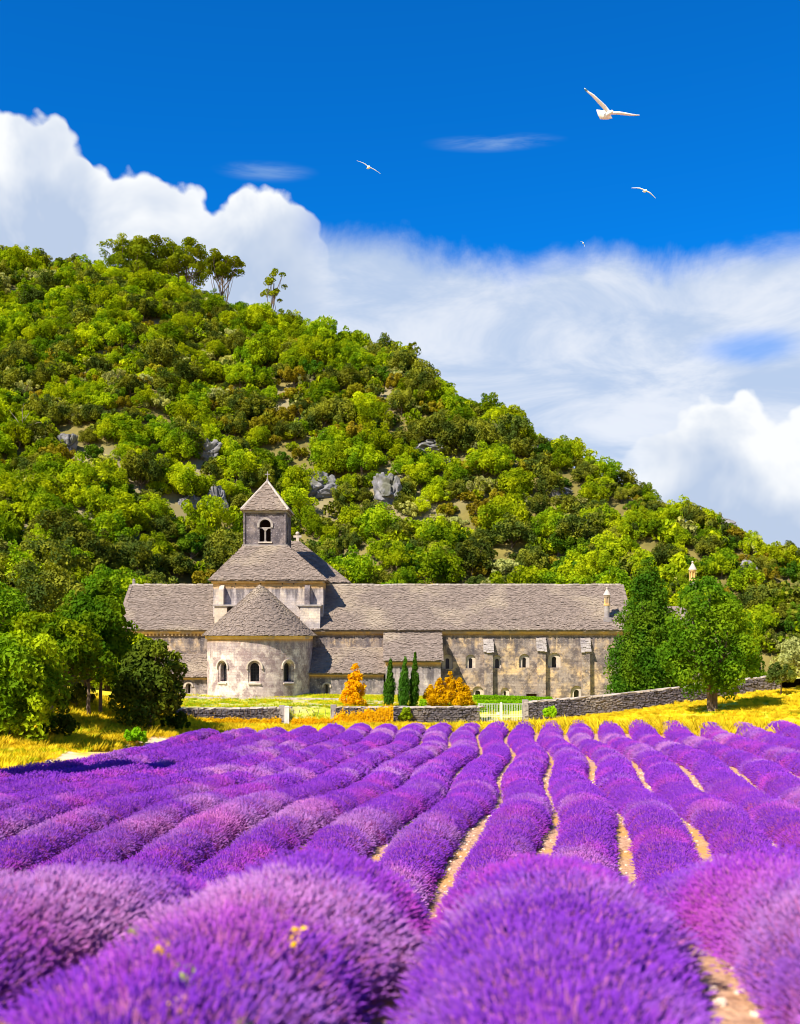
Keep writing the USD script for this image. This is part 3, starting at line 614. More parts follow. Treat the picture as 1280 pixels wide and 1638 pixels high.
for x, y, zb, th, e in aw:
    gx, gy = x - e[0] * .56, y - e[1] * .56
    q = ab.part('window', lift(box(-.385, .385, 0, .04, 0, 1.64), gx, gy, zb + .06, th), 'dark_glass', p_apse)
    bars = [box(-.36, .36, -.03, -.005, z, z + .025) for z in (.28, .55, .82, 1.09, 1.3)] + [box(u - .012, u + .012, -.04, -.006, 0, 1.55) for u in (-.13, .0, .13)]
    ab.part('lead_bars', cat_([lift(b, gx, gy, zb + .06, th) for b in bars]), 'iron', p_apse)
    hood = lift(arch_prism(1.36, 1.95, .14, -.08, 16), x, y, zb, th) - lift(arch_prism(1.12, 1.83, 1.0, -.5, 16), x, y, zb, th) - lift(box(-2, 2, -2, 2, -1, 1.12), x, y, zb, th)
    ab.part('hood_mould', hood, 'stone_pale', p_apse)
    ab.part('sill', lift(hullpts([(-.52, -.1, -.16), (.52, -.1, -.16), (-.52, -.1, -.06), (.52, -.1, -.06), (-.49, .42, -.16), (.49, .42, -.16), (-.49, .42, .075), (.49, .42, .075)]), x, y, zb, th), 'stone_pale', p_apse)
ab.part('cornice', (m3.Manifold.cylinder(.26, RA + .14, RA + .2, 96) - m3.Manifold.cylinder(2, RA + .003, RA + .003, 96).translate((0, 0, -1))).translate((XA, YA, E - .12)) - box(XA - 9, XA + 9, 99.8, 120, 0, 30), 'stone_cornice', p_apse)
ZC = E + 4.5
cone = m3.Manifold.cylinder(ZC - E - .16, RA + .3, .02, 72).translate((XA, YA, E + .16)) - box(XA - 9, XA + 9, 98.6, 120, 0, 30)
cone = cone + hullpts([(XA - RA - .2, YA, E + .15), (XA + RA + .2, YA, E + .15), (XA, YA, ZC), (XA - RA - .2, 100.98, E + .15), (XA + RA + .2, 100.98, E + .15), (XA, 100.98, ZC)])
p_cone = ab.part('apse_roof', cone, 'lauze')
ab.part('stone_tiles', cat_([cone_tiles((XA, YA), RA + .36, E + .17, ZC + .03, -math.pi / 2, math.pi / 2, rng),
        roof_tiles((XA - RA - .3, 100.95, E + .17), (XA - RA - .3, YA, E + .17), (XA - .05, 100.95, ZC), (XA - .05, YA, ZC), rng), roof_tiles((XA + RA + .3, YA, E + .17), (XA + RA + .3, 100.95, E + .17), (XA + .05, YA, ZC), (XA + .05, 100.95, ZC), rng)]), 'lauze', p_cone, kind='stuff')

# crossing
CX0, CX1, CY0, CY1 = -16.78, -6.9, 101.0, 111.0
CE = E + 5.13
p_cr = ab.part('crossing_wall', box(CX0, CX1, CY0, CY1, E + .8, CE), 'wall_crossing')
ab.part('cornice', box(CX0 - .14, CX1 + .14, CY0 - .14, CY0 - .003, CE - .24, CE - .03), 'stone_cornice', p_cr)
for sx, pl, pr_, bl, br, ul, ur in ((1, 340, 378, 343, 363, 350, 357.5), (-1, 474, 514, 480, 512, 487, 495.5)):
    # stepped corner pier: ledge, lower block and slim sloping buttress
    yb = CY0 - 1.5; xa, xb = px_at(pl, yb), px_at(pr_, yb)
    ab.part('pier_ledge', hullpts([(xa, yb, E + 2.78), (xb, yb, E + 2.78), (xa, yb, E + 2.9), (xb, yb, E + 2.9), (xa, CY0 - .003, E + 2.78), (xb, CY0 - .003, E + 2.78), (xa, CY0 - .003, E + 2.98), (xb, CY0 - .003, E + 2.98)]), 'stone_grey', p_cr)
    xa, xb = px_at(bl, yb + .12), px_at(br, yb + .12)
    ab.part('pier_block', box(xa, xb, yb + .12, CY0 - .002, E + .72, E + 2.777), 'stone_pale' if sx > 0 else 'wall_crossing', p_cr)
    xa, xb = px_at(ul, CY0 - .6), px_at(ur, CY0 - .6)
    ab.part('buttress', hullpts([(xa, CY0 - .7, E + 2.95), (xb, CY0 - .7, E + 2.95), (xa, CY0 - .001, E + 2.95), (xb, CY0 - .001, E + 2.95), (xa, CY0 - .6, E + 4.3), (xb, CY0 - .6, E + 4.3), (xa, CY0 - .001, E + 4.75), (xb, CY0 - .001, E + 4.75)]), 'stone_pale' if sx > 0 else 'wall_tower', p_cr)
for i, px in enumerate((377, 417, 452, 470)):
    ab.part('putlog_hole', box(px_at(px, 101) - .06, px_at(px, 101) + .06, CY0 - .012, CY0 - .002, pz_at(935, 101), pz_at(933, 101)), 'iron', p_cr)
TX0, TX1, TY0, TY1 = -14.43, -10.6, 104.3, 108.1
TB, TE_, TA = E + 8.5, E + 11.6, E + 14.72
o = .32
base4 = [(CX0 - o, CY0 - o), (CX1 + o, CY0 - o), (CX1 + o, CY1 + o), (CX0 - o, CY1 + o)]
top4 = [(TX0, TY0 - .1), (TX1 + .1, TY0 - .1), (TX1 + .1, TY1), (TX0, TY1)]
p_cro = ab.part('crossing_roof', hullpts([(x, y, CE - .08) for x, y in base4] + [(x, y, CE + .02) for x, y in base4] + [(x, y, TB) for x, y in top4]), 'lauze')
tl = []
for i in range(4):
    b0, b1, t0, t1 = base4[i], base4[(i + 1) % 4], top4[i], top4[(i + 1) % 4]
    tl.append(roof_tiles((*b0, CE + .02), (*b1, CE + .02), (*t0, TB + .02), (*t1, TB + .02), rng))
ab.part('stone_tiles', cat_(tl), 'lauze', p_cro, kind='stuff')
# hipped choir roof behind the crossing, its front slope showing to the right of the pyramid
NX, NY1 = -10.3, 112.0
hx0, hx1, hz0, hz1 = px_at(432, 107.6), px_at(558, 107.6), E + 5.26, E + 9.56
rx0, rx1 = px_at(432, 112), px_at(478, 112)
ab.part('choir_wall', box(hx0, hx1 - .3, 107.95, 118, E - 2, hz0), 'stone_cornice')
p_ch = ab.part('choir_roof', hullpts([(hx0, 107.6, hz0 - .08), (hx1, 107.6, hz0 - .08), (hx0, 107.6, hz0), (hx1, 107.6, hz0), (rx0, 112, hz1), (rx1, 112, hz1), (hx0, 118.4, hz0), (hx1, 118.4, hz0)]), 'lauze')
ab.part('stone_tiles', cat_([roof_tiles((hx0, 107.55, hz0 + .02), (hx1 + .05, 107.55, hz0 + .02), (rx0, 112, hz1 + .02), (rx1, 112, hz1 + .02), rng), roof_tiles((hx1 + .05, 107.55, hz0 + .02), (hx1 + .05, 118.4, hz0 + .02), (rx1, 112, hz1), (rx1, 112.2, hz1), rng)]), 'lauze', p_ch, kind='stuff')
FX, FY = rx1 - .12, 112.0
ab.part('finial', cat_([box(FX - .14, FX + .14, FY - .14, FY + .14, hz1 - .05, hz1 + .45), box(FX - .4, FX + .4, FY - .1, FY + .1, hz1 + .4, hz1 + .62), trimesh.creation.icosphere(1, .2).apply_translation((FX, FY, hz1 + .8))]), 'stone_pale', p_ch)

# bell tower
tw = box(TX0, TX1, TY0, TY1, TB - .6, TE_) - box(TX0 + .5, TX1 - .5, TY0 + .5, TY1 - .5, TB - .2, TE_ - .3)
wx, wz = px_at(424.2, TY0), pz_at(866.5, TY0)
ow, oh = 18.2 * TY0 / F, 35.5 * TY0 / F
tw -= lift(arch_prism(ow, oh, 1.2, -.2, 16), wx, TY0, wz)
yc_ = (TY0 + TY1) / 2
tw -= box(-.5, .5, -3, 3, 0, 1).scale((1, 1, 1)).translate((0, 0, 0)).scale((.001, .001, .001)).translate((wx, TY0 - 5, wz))
side = arch_prism(1.0, 1.95, 1.4, -.3, 16).rotate((0, 0, 90))
tw -= side.translate((TX1, yc_, wz)); tw -= arch_prism(1.0, 1.95, 1.4, -.3, 16).rotate((0, 0, -90)).translate((TX0, yc_, wz)); tw -= arch_prism(1.0, 1.95, 1.4, -.3, 16).rotate((0, 0, 180)).translate((wx, TY1, wz))
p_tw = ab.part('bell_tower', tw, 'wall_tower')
vs = lift(arch_prism(ow + .42, oh + .2, .08, -.083, 18), wx, TY0, wz) - lift(arch_prism(ow, oh, 1.0, -.5, 18), wx, TY0, wz - .001) - box(wx - 3, wx + 3, TY0 - 2, TY0 + 2, wz - 1, wz + oh * .64)
ab.part('arch_stones', vs, 'stone_grey', p_tw)
tym = (lift(box(-ow / 2, ow / 2, 0, .2, oh * .60, oh * .66), wx, TY0 + .12, wz))
ab.part('lintel', tym, 'stone_grey', p_tw)
col = cat_([trimesh.creation.cylinder(.075, oh * .52, sections=12).apply_translation((wx, TY0 + .22, wz + oh * .27)), hullpts([(wx - .09, TY0 + .13, wz + oh * .5), (wx + .09, TY0 + .13, wz + oh * .5), (wx - .09, TY0 + .31, wz + oh * .5), (wx + .09, TY0 + .31, wz + oh * .5), (wx - .26, TY0 + .1, wz + oh * .598), (wx + .26, TY0 + .1, wz + oh * .598), (wx - .26, TY0 + .34, wz + oh * .598), (wx + .26, TY0 + .34, wz + oh * .598)]), box(wx - .13, wx + .13, TY0 + .1, TY0 + .35, wz, wz + .09)])
ab.part('column', col, 'stone_grey', p_tw, smooth=30)
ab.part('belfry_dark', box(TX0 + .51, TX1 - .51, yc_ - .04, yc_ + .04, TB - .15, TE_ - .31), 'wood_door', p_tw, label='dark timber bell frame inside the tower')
ab.part('sill', box(wx - ow / 2 - .12, wx + ow / 2 + .12, TY0 - .1, TY0 - .003, wz - .13, wz - .004), 'stone_pale', p_tw)
for x in (TX0 + .02, TX1 - .02):
    ab.part('corner_shaft', tube([(x, TY0 - .02, TB - .2), (x, TY0 - .02, TE_ - .02)], .11, 10), 'wall_tower', p_tw, smooth=40)
ab.part('corner_shaft', tube([(TX1 + .02, TY1, TB - .2), (TX1 + .02, TY1, TE_ - .02)], .11, 10), 'wall_tower', p_tw, smooth=40)
ab.part('plinth', box(TX0 - .18, TX1 + .18, TY0 - .2, TY1 + .18, TB - .12, TB + .12), 'stone_grey', p_tw)
ab.part('cornice', box(TX0 - .14, TX1 + .14, TY0 - .14, TY1 + .14, TE_ - .02, TE_ + .12), 'stone_grey', p_tw)
oc = .26
cx_, cy_ = (TX0 + TX1) / 2, yc_
t4 = [(TX0 - oc, TY0 - oc), (TX1 + oc, TY0 - oc), (TX1 + oc, TY1 + oc), (TX0 - oc, TY1 + oc)]
p_tr = ab.part('tower_roof', hullpts([(x, y, TE_ + .122) for x, y in t4] + [(x, y, TE_ + .2) for x, y in t4] + [(cx_, cy_, TA)]), 'lauze')
tl = []
for i in range(4):
    (x0, y0), (x1, y1) = t4[i], t4[(i + 1) % 4]
    tl.append(roof_tiles((x0, y0, TE_ + .2), (x1, y1, TE_ + .2), (cx_, cy_, TA), (cx_, cy_, TA), rng, .17, (.2, .4), .045))
ab.part('stone_tiles', cat_(tl), 'lauze', p_tr, kind='stuff')
for x, y in t4:
    ab.part('hip_ridge', tube(np.linspace((x, y, TE_ + .24), (cx_, cy_, TA + .06), 6), [.15, .14, .13, .12, .11, .1], 6), 'coping', p_tr)
cr = [trimesh.creation.cone(.2, .55, sections=8).apply_translation((cx_, cy_, TA - .1)), box(cx_ - .035, cx_ + .035, cy_ - .03, cy_ + .03, TA + .3, TA + .98), box(cx_ - .24, cx_ + .24, cy_ - .028, cy_ + .028, TA + .66, TA + .73)]
ab.part('cross', cat_(cr), 'stone_grey', p_tr)

# lantern chimneys
def lantern(px, pyb, pyt, d, parent, sc=1.0):
    x, zb, zt = px_at(px, d), pz_at(pyb, d), pz_at(pyt, d); H = zt - zb
    b = ab.part('chimney', cat_([box(x - .36 * sc, x + .36 * sc, d - .36 * sc, d + .36 * sc, zb - 1.2, zb + .17 * H), trimesh.creation.cylinder(.24 * sc, .36 * H, sections=14).apply_translation((x, d, zb + .35 * H))]), 'stone_grey', smooth=40)
    cols = [trimesh.creation.cylinder(.055 * sc, .24 * H, sections=8).apply_translation((x + .2 * sc * math.cos(a), d + .2 * sc * math.sin(a), zb + .65 * H)) for a in np.arange(6) * math.pi / 3]
    lan = cat_(cols + [trimesh.creation.cylinder(.29 * sc, .05 * H, sections=14).apply_translation((x, d, zb + .53 * H)), trimesh.creation.cylinder(.13 * sc, .24 * H, sections=10).apply_translation((x, d, zb + .65 * H)), trimesh.creation.cylinder(.3 * sc, .04 * H, sections=14).apply_translation((x, d, zb + .78 * H))])
    ab.part('lantern', lan, 'stone_cornice', parent=None, smooth=40)
    ab.part('chimney_cap', cat_([trimesh.creation.cone(.36 * sc, .2 * H, sections=14).apply_translation((x, d, zb + .8 * H)), trimesh.creation.icosphere(1, .09 * sc).apply_translation((x, d, zb + 1.0 * H))]), 'stone_pale', smooth=40)
lantern(971, 997, 941, 100.75, None)
# a rear range behind the trees carries the second one
ab.part('rear_wall', box(px_at(1062, 104), px_at(1150, 104), 104, 110, G0, E + 1.0), 'wall_nave')
p_rr = ab.part('rear_roof', hullpts([(px_at(1060, 104), 103.7, E + .98), (px_at(1152, 104), 103.7, E + .98), (px_at(1060, 104), 110.3, E + .98), (px_at(1152, 104), 110.3, E + .98), (px_at(1060, 104), 107, E + 3), (px_at(1152, 104), 107, E + 3)]), 'lauze')
lantern(1108, 962, 899, 107, None, 1.15)

# ------------------------------------------------------------------ garden walls, gate
rng = np.random.default_rng(5)
def dry_wall(name, label, pxs, end_pillars=()):
    """Rubble wall along px range; visible face stones, core and coping as parts."""
    x = np.linspace(pxs[0], pxs[1], 60); x = (x - 640) / F * 82.0
    y = wall_y(x); top = wall_top(x); bot = gz(x, y) - .25
    W = Thing(name, label, 'stone wall', (x.mean(), y.mean(), bot.min()))
    n = len(x); th = .42
    ring = np.stack([np.stack([x, y, bot], 1), np.stack([x, y, top - .08], 1), np.stack([x, y + th, top - .08], 1), np.stack([x, y + th, bot], 1)], 1).reshape(-1, 3)
    f = []
    for i in range(n - 1):
        for j in range(4):
            a, b = 4 * i + j, 4 * i + (j + 1) % 4
            f += [(a, b + 4, b), (a, a + 4, b + 4)]
    f += [(0, 1, 2), (0, 2, 3), (4 * n - 4, 4 * n - 2, 4 * n - 3), (4 * n - 4, 4 * n - 1, 4 * n - 2)]
    core = W.part('wall_core', (ring, np.array(f)), 'rubble')
    cs, lu, lv, tn = [], [], [], []
    h = float((top - bot).max()); z = 0.0
    while z < h:
        hh = rng.uniform(.09, .19); s = x[0]
        while s < x[-1]:
            l = rng.uniform(.11, .34)
            xm = min(s + l / 2, x[-1]); zt = np.interp(xm, x, top) - .08 - z - hh / 2
            if zt > np.interp(xm, x, bot) - .05:
                cs.append((xm, np.interp(xm, x, y) - rng.uniform(0, .05), zt + rng.normal(0, .015))); lu.append(l - .03); lv.append(hh - .03); tn.append(rng.uniform(.12, .2))
            s += l
        z += hh
    k = len(cs)
    W.part('stones', slabs(np.array(cs), np.tile([1., 0, 0], (k, 1)), np.tile([0, 0, 1.], (k, 1)), np.tile([0, -1., 0], (k, 1)), np.array(lu), np.array(lv), np.array(tn), rng, .35), 'rubble', core, kind='stuff')
    cs, lu = [], []; s = x[0]
    while s < x[-1]:
        l = rng.uniform(.3, .7); xm = s + l / 2
        cs.append((xm, np.interp(xm, x, y) + th / 2 - .02, np.interp(xm, x, top) - .03 + rng.normal(0, .012))); lu.append(l - .02); s += l
    k = len(cs); sl_ = np.gradient(top, x).mean(); u = unit([1, 0, sl_])
    W.part('coping_stones', slabs(np.array(cs), np.tile(u, (k, 1)), np.tile([0, 1., 0], (k, 1)), np.tile(np.cross(u, [0, 1, 0]), (k, 1)), np.array(lu), np.full(k, th + .16), np.full(k, .11), rng, .2), 'coping', core, kind='stuff')
    for px in end_pillars:
        xx = (px - 640) / F * 81.9; yy = np.interp(xx, x, y)
        W.part('end_pillar', box(xx - .2, xx + .2, yy - .12, yy + th + .08, np.interp(xx, x, bot), np.interp(xx, x, top) + .16), 'stone_grey')
    return W
dry_wall('garden_wall', 'rubble wall below the apse, ending at the white gate post', (262, 452), (450,))
dry_wall('garden_wall', 'low rubble wall in front of the three cypresses, left of the white gate', (533, 764), (533,))
dry_wall('garden_wall', 'long rubble wall climbing right from the white gate past the conifer', (839, 1262), (841,))
# white post at the gap
pb = P(459, 1164, 81.6); gb = gz(np.array([pb[0]]), np.array([81.6]))[0]
w = Thing('gate_post', 'plain white stone gate post at the end of the wall below the apse', 'gate post', (pb[0], 81.6, gb))
w.part('shaft', box(pb[0] - .17, pb[0] + .17, 81.45, 81.8, gb - .2, pz_at(1131.5, 81.6)), 'white_post')
w.part('cap', hullpts([(pb[0] - .2, 81.42, pz_at(1131.4, 81.6)), (pb[0] + .2, 81.42, pz_at(1131.4, 81.6)), (pb[0] - .2, 81.83, pz_at(1131.4, 81.6)), (pb[0] + .2, 81.83, pz_at(1131.4, 81.6)), (pb[0] - .12, 81.5, pz_at(1129.4, 81.6)), (pb[0] + .12, 81.5, pz_at(1129.4, 81.6)), (pb[0] - .12, 81.75, pz_at(1129.4, 81.6)), (pb[0] + .12, 81.75, pz_at(1129.4, 81.6))]), 'white_post')
# the iron gate
GX0, GX1, GYY = px_at(766, 82), px_at(838, 82), 82.1
gt, gbm = pz_at(1126, 82), pz_at(1158, 82)
g = Thing('iron_gate', 'white painted double gate of upright iron bars between two rubble walls', 'gate', ((GX0 + GX1) / 2, GYY, gbm))
nb = 27
mid = (GX0 + GX1) / 2
for i in range(nb):
    xx = GX0 + (GX1 - GX0) * (i + .5) / nb
    if i == nb // 2: continue
    g.part('bar', tube([(xx, GYY, gbm + .05), (xx, GYY, gt + .02 * math.sin(i))], .015, 6), 'white_iron')
for xx in (GX0 + .02, mid - .035, mid + .035, GX1 - .02):
    g.part('stile', box(xx - .03, xx + .03, GYY - .03, GYY + .03, gbm, gt + (.12 if abs(xx - mid) < .1 else .05)), 'white_iron')
zr = gbm + (gt - gbm) * .36
for x0, x1 in ((GX0 + .05, mid - .066), (mid + .066, GX1 - .05)):
    for z in (gbm + .06, zr, zr + .1, gt - .03):
        g.part('rail', box(x0, x1, GYY - .028, GYY + .028, z, z + .035), 'white_iron')
g.part('lock_plate', box(mid - .33, mid - .12, GYY - .05, GYY - .031, zr + .12, zr + .32), 'white_iron')
# pale edging of the terrace below the apse
xs = np.arange(-19.5, -4.4, .7); ys = np.interp(xs, [-19.5, -4.4], [93.1, 91.2]); k = len(xs)
zk = terrace_z(xs, ys) + .06
solo('stone_kerb', slabs(np.stack([xs + .35, ys, zk], 1), np.tile(unit([15.1, -1.9, 0]), (k, 1)), np.tile(unit([1.9, 15.1, 0]), (k, 1)), np.tile([0, 0, 1.], (k, 1)), np.full(k, .69), np.full(k, .3), np.full(k, .2), rng, .08), 'coping', 'pale stone edging along the lawn at the foot of the apse', 'kerb')

# ------------------------------------------------------------------ trees and shrubs
def limb(rng, a, b, r0, r1, n=6, bend=.12):
    a, b = np.asarray(a, float), np.asarray(b, float); t = np.linspace(0, 1, n)[:, None]
    L = np.linalg.norm(b - a); off = np.cumsum(rng.normal(0, bend * L / n, (n, 3)), 0); off -= t * off[-1]
    return tube(a + (b - a) * t + off, np.linspace(r0, r1, n), 6)

def tree(name, label, cat, base, h, rx, mat_leaf, seed, trunk_h=None, n=7000, leaf=.14, blobs=40, r=(.2, .34), stems=((0, 0),), tr=.16, low=-.55, ry=None, limbs=8, bark='bark', group=None, up=.3, inner=.15, dx=0.0, shape=None, aspect=.6):
    rg = np.random.default_rng(seed); th = trunk_h if trunk_h is not None else h * .25
    T = Thing(name, label, cat, base, group)
    B = shape(rg) if shape else dome_blobs(rg, blobs, rx, ry or rx, th * .8, h, r, low)
    B = np.array(B); B[:, 0] += dx * np.clip(B[:, 2] / h, 0, 1)
    tubes = []
    for sx, sy in stems:
        top = np.array([dx * .5 + sx * 1.5, sy * 1.5, th + (h - th) * .35])
        tubes.append(limb(rg, (sx, sy, -.3), top, tr, tr * .45, 8, .08))
        for i in range(limbs):
            b = B[rg.integers(len(B))]; t = rg.uniform(.45, .95)
            st = np.array([sx, sy, 0]) * (1 - t) + top * t
            tubes.append(limb(rg, st, b[:3], tr * .42, tr * .1, 6, .15))
    T.part('trunk', cat_(tubes), bark, local=True, smooth=40)
    T.part('crown', crown_leaves(B, n, leaf, rg, up=up, inner=inner, aspect=aspect), mat_leaf, local=True)
    return T
def base_at(px, d, zf=None): 
    x = px_at(px, d); return (x, d, float(zf if zf is not None else gz(np.array([x]), np.array([float(d)]))[0]))
def tz(px, d): return float(terrace_z(px_at(px, d), d))

# right: the leaning broadleaf tree, the big conifer, the little olives
b = base_at(1141, 70.5)
def egg_shape(h, zb, r, n, lo=.16, hi=.27, squeeze=.0):
    def f(rg):
        out = []
        for i in range(n):
            t = (i + rg.random()) / n; z = zb + (h - zb) * t
            prof_ = math.sin(math.pi * min(1, .10 + .86 * t ** .8)) ** .75
            a = i * 2.39996 + rg.normal(0, .35); q = r * prof_ * rg.uniform(.45, 1.0)
            out.append((q * math.cos(a) - squeeze * r * t, q * math.sin(a), z + rg.normal(0, .12), rg.uniform(lo, hi) * r * (.55 + .5 * prof_)))
        return out
    return f
tree('broadleaf_tree', 'broad green tree with twin trunks standing alone on the yellow slope', 'tree', b, 8.15, 3.0, 'leaf_tree', 31, trunk_h=1.3, n=20000, leaf=.11, shape=egg_shape(8.1, 1.35, 3.0, 120), stems=((-.16, 0), (.2, .12)), tr=.2, limbs=14, inner=.2, dx=-.45)
def conifer_shape(h, r):
    def f(rg):
        out = []
        for i in range(300):
            t = rg.random() ** 1.35; z = h * (.03 + .94 * t)
            rad = r * (1 - t) ** .75 * (1.0 if t > .12 else .8) + .25
            a = rg.random() * 6.283; q = rad * math.sqrt(rg.uniform(.2, 1.05))
            out.append((q * math.cos(a), q * math.sin(a), z, rg.uniform(.34, .66) * (.55 + .5 * (1 - t))))
            if i % 3 == 0: out.append((.55 * q * math.cos(a + 1), .55 * q * math.sin(a + 1), z, max(.3, .5 * rad)))
        return out
    return f
b = (px_at(1037, 88), 88.0, tz(1037, 88))
tree('conifer_tree', 'tall dense dark green conifer hiding the right end of the abbey', 'tree', b, 10.9, 3.4, 'leaf_conifer', 32, trunk_h=.5, n=46000, leaf=.11, shape=conifer_shape(10.9, 3.6), up=.6, tr=.12, inner=.2, limbs=6)
b = base_at(1250, 78)
tree('young_olive_tree', 'small dark olive tree with a thin trunk near the right wall end', 'tree', b, 2.15, 1.05, 'leaf_holm', 33, trunk_h=.7, n=2200, leaf=.09, blobs=20, tr=.07, limbs=7)
b = base_at(1283, 81)
tree('olive_tree', 'pale silvery olive tree at the right edge behind the small dark one', 'tree', b, 3.6, 1.9, 'leaf_silver', 34, trunk_h=.5, n=4200, leaf=.11, blobs=32, tr=.12)

# left group beside the field
specs = [
    ('broadleaf_tree', 'bushy bright green tree at the left edge beside the path', 14, 55, 4.9, 2.3, 'leaf_green', 41, dict(trunk_h=.2, n=12000, blobs=60, low=-.9, tr=.15)),
    ('broadleaf_tree', 'spreading tree with bare brown limbs showing, second from the left edge', 82, 62, 5.8, 2.5, 'leaf_green', 42, dict(trunk_h=1.6, n=8500, blobs=46, low=-.2, tr=.2, limbs=18)),
    ('broadleaf_tree', 'taller shaded green tree behind the row of thin trunks', 140, 68, 7.2, 2.3, 'leaf_tree', 43, dict(trunk_h=1.5, n=9500, blobs=50, low=-.6, tr=.15, limbs=12)),
    ('broadleaf_tree', 'narrow upright green tree left of the dark holm oak', 160, 70, 8.4, 1.5, 'leaf_tree', 44, dict(trunk_h=1.3, n=9500, blobs=54, low=-.7, tr=.13, limbs=10)),
    ('holm_oak', 'dark rounded holm oak with yellow-green top beside the garden wall', 240, 66, 5.1, 1.95, 'leaf_dark', 45, dict(trunk_h=.4, n=10500, blobs=52, low=-.85, tr=.18)),
    ('broadleaf_tree', 'small light green tree behind the dark holm oak', 218, 74, 5.3, 1.6, 'leaf_oak', 46, dict(trunk_h=1.0, n=5200, blobs=36, low=-.6)),
    ('broadleaf_tree', 'grey-green tree with dead twigs above the bare-limbed tree', 70, 76, 9.0, 2.8, 'leaf_holm', 47, dict(trunk_h=2, n=8500, blobs=46, low=-.5)),
    ('broadleaf_tree', 'tall bright tree behind the left gable of the abbey', 168, 106, 11.5, 2.4, 'leaf_tree', 48, dict(trunk_h=2, n=8500, blobs=50, low=-.6)),
    ('broadleaf_tree', 'big tree at the left edge under the hill', -30, 68, 7.2, 3.0, 'leaf_tree', 49, dict(trunk_h=1.2, n=9500, blobs=50, low=-.6)),
    ('poplar_tree', 'tall slim tree beyond the left edge casting its shadow over the lavender', -172, 38, 11.5, 1.7, 'leaf_tree', 50, dict(trunk_h=2.5, n=6500, leaf=.2, blobs=46, low=-.8)),
]
for name, label, px, d, h, rx, ml, seed, kw in specs:
    tree(name, label, 'tree', base_at(px, d), h, rx, ml, seed, **kw)
# dark green cypress silhouette on the slope left
def column_shape(h, r, lean=0.0):
    def f(rg):
        out = []
        for i in range(170):
            t = rg.random(); z = h * (.02 + .96 * t); rad = r * min(1.0, ((1 - t) / .62) ** .8 + .04) * (.8 if t < .12 else 1)
            a = rg.random() * 6.283; q = rad * rg.uniform(.3, .78)
            out.append((q * math.cos(a) + lean * t, q * math.sin(a), z, max(.08, rad * rg.uniform(.25, .55))))
        return out
    return f
def cypress(label, px, d, pytop, r, seed, lean, group=None):
    z0 = tz(px, d); h = pz_at(pytop, d) - z0; rg = np.random.default_rng(seed)
    T = Thing('cypress', label, 'cypress', (px_at(px, d), d, z0), group)
    T.part('trunk', tube([(0, 0, -.2), (lean * .3, 0, h * .5), (lean, 0, h * .9)], [.1, .07, .03], 7), 'bark', local=True)
    B = np.array(column_shape(h, r, lean)(rg)); w = B[:, 3] ** 1.5; w /= w.sum(); n = 6500
    k = rg.choice(len(B), n, p=w); dd = unit(rg.normal(size=(n, 3)) + [0, 0, .3]); Pp = B[k, :3] + dd * B[k, 3:4] * rg.uniform(.6, 1.15, (n, 1)) * [1, 1, 1.9]
    T.part('crown', leaves(Pp, dd + [0, 0, -.1] + rg.normal(size=(n, 3)) * .4, .085, rg, .38, lift=(0, 0, 2.0)), 'leaf_cypress', local=True)
cypress('leftmost and shortest of the three slim cypresses behind the wall', 621.5, 85, 1054, .42, 61, .16)
cypress('middle slim cypress of three, close to its taller neighbour', 645, 85, 1050, .46, 62, .18)
cypress('tallest slim cypress, rightmost of the three behind the wall', 661.5, 85.4, 1044, .38, 63, .14)
# golden trees
def gold_shape(h, r, peaks):
    def f(rg):
        out = []
        for px_, ph, pr in peaks:
            for i in range(46):
                t = rg.random() ** .9; rad = pr * r * (1 - t ** 1.5) * (1 if t > .1 else .85) + .04; a = rg.random() * 6.283; q = rad * rg.uniform(.4, 1.0)
                out.append((px_ * r + q * math.cos(a), q * math.sin(a), h * ph * (.06 + .9 * t), rg.uniform(.13, .25) * min(r, 1.4) * (1.2 - .75 * t)))
        return out
    return f
tree('golden_tree', 'upright golden yellow tree standing by the lean-to left of the cypresses', 'tree', (px_at(567, 86), 86.0, tz(567, 86)), 3.5, 1.12, 'leaf_gold', 71, trunk_h=.3, n=6500, leaf=.085, shape=gold_shape(3.5, 1.1, [(0, .95, .9), (.3, .82, .7), (-.3, .7, .75), (.1, .98, .4)]), up=.5, tr=.08)
tree('golden_tree', 'wide golden bush with several pointed tops right of the cypresses', 'tree', (px_at(716, 86), 86.0, tz(716, 86)), 2.7, 1.8, 'leaf_gold', 72, trunk_h=.2, n=9500, leaf=.085, shape=gold_shape(2.75, 1.8, [(.12, 1, .55), (.5, .86, .48), (-.35, .82, .5), (-.72, .62, .36), (.8, .6, .3)]), up=.5, tr=.08)
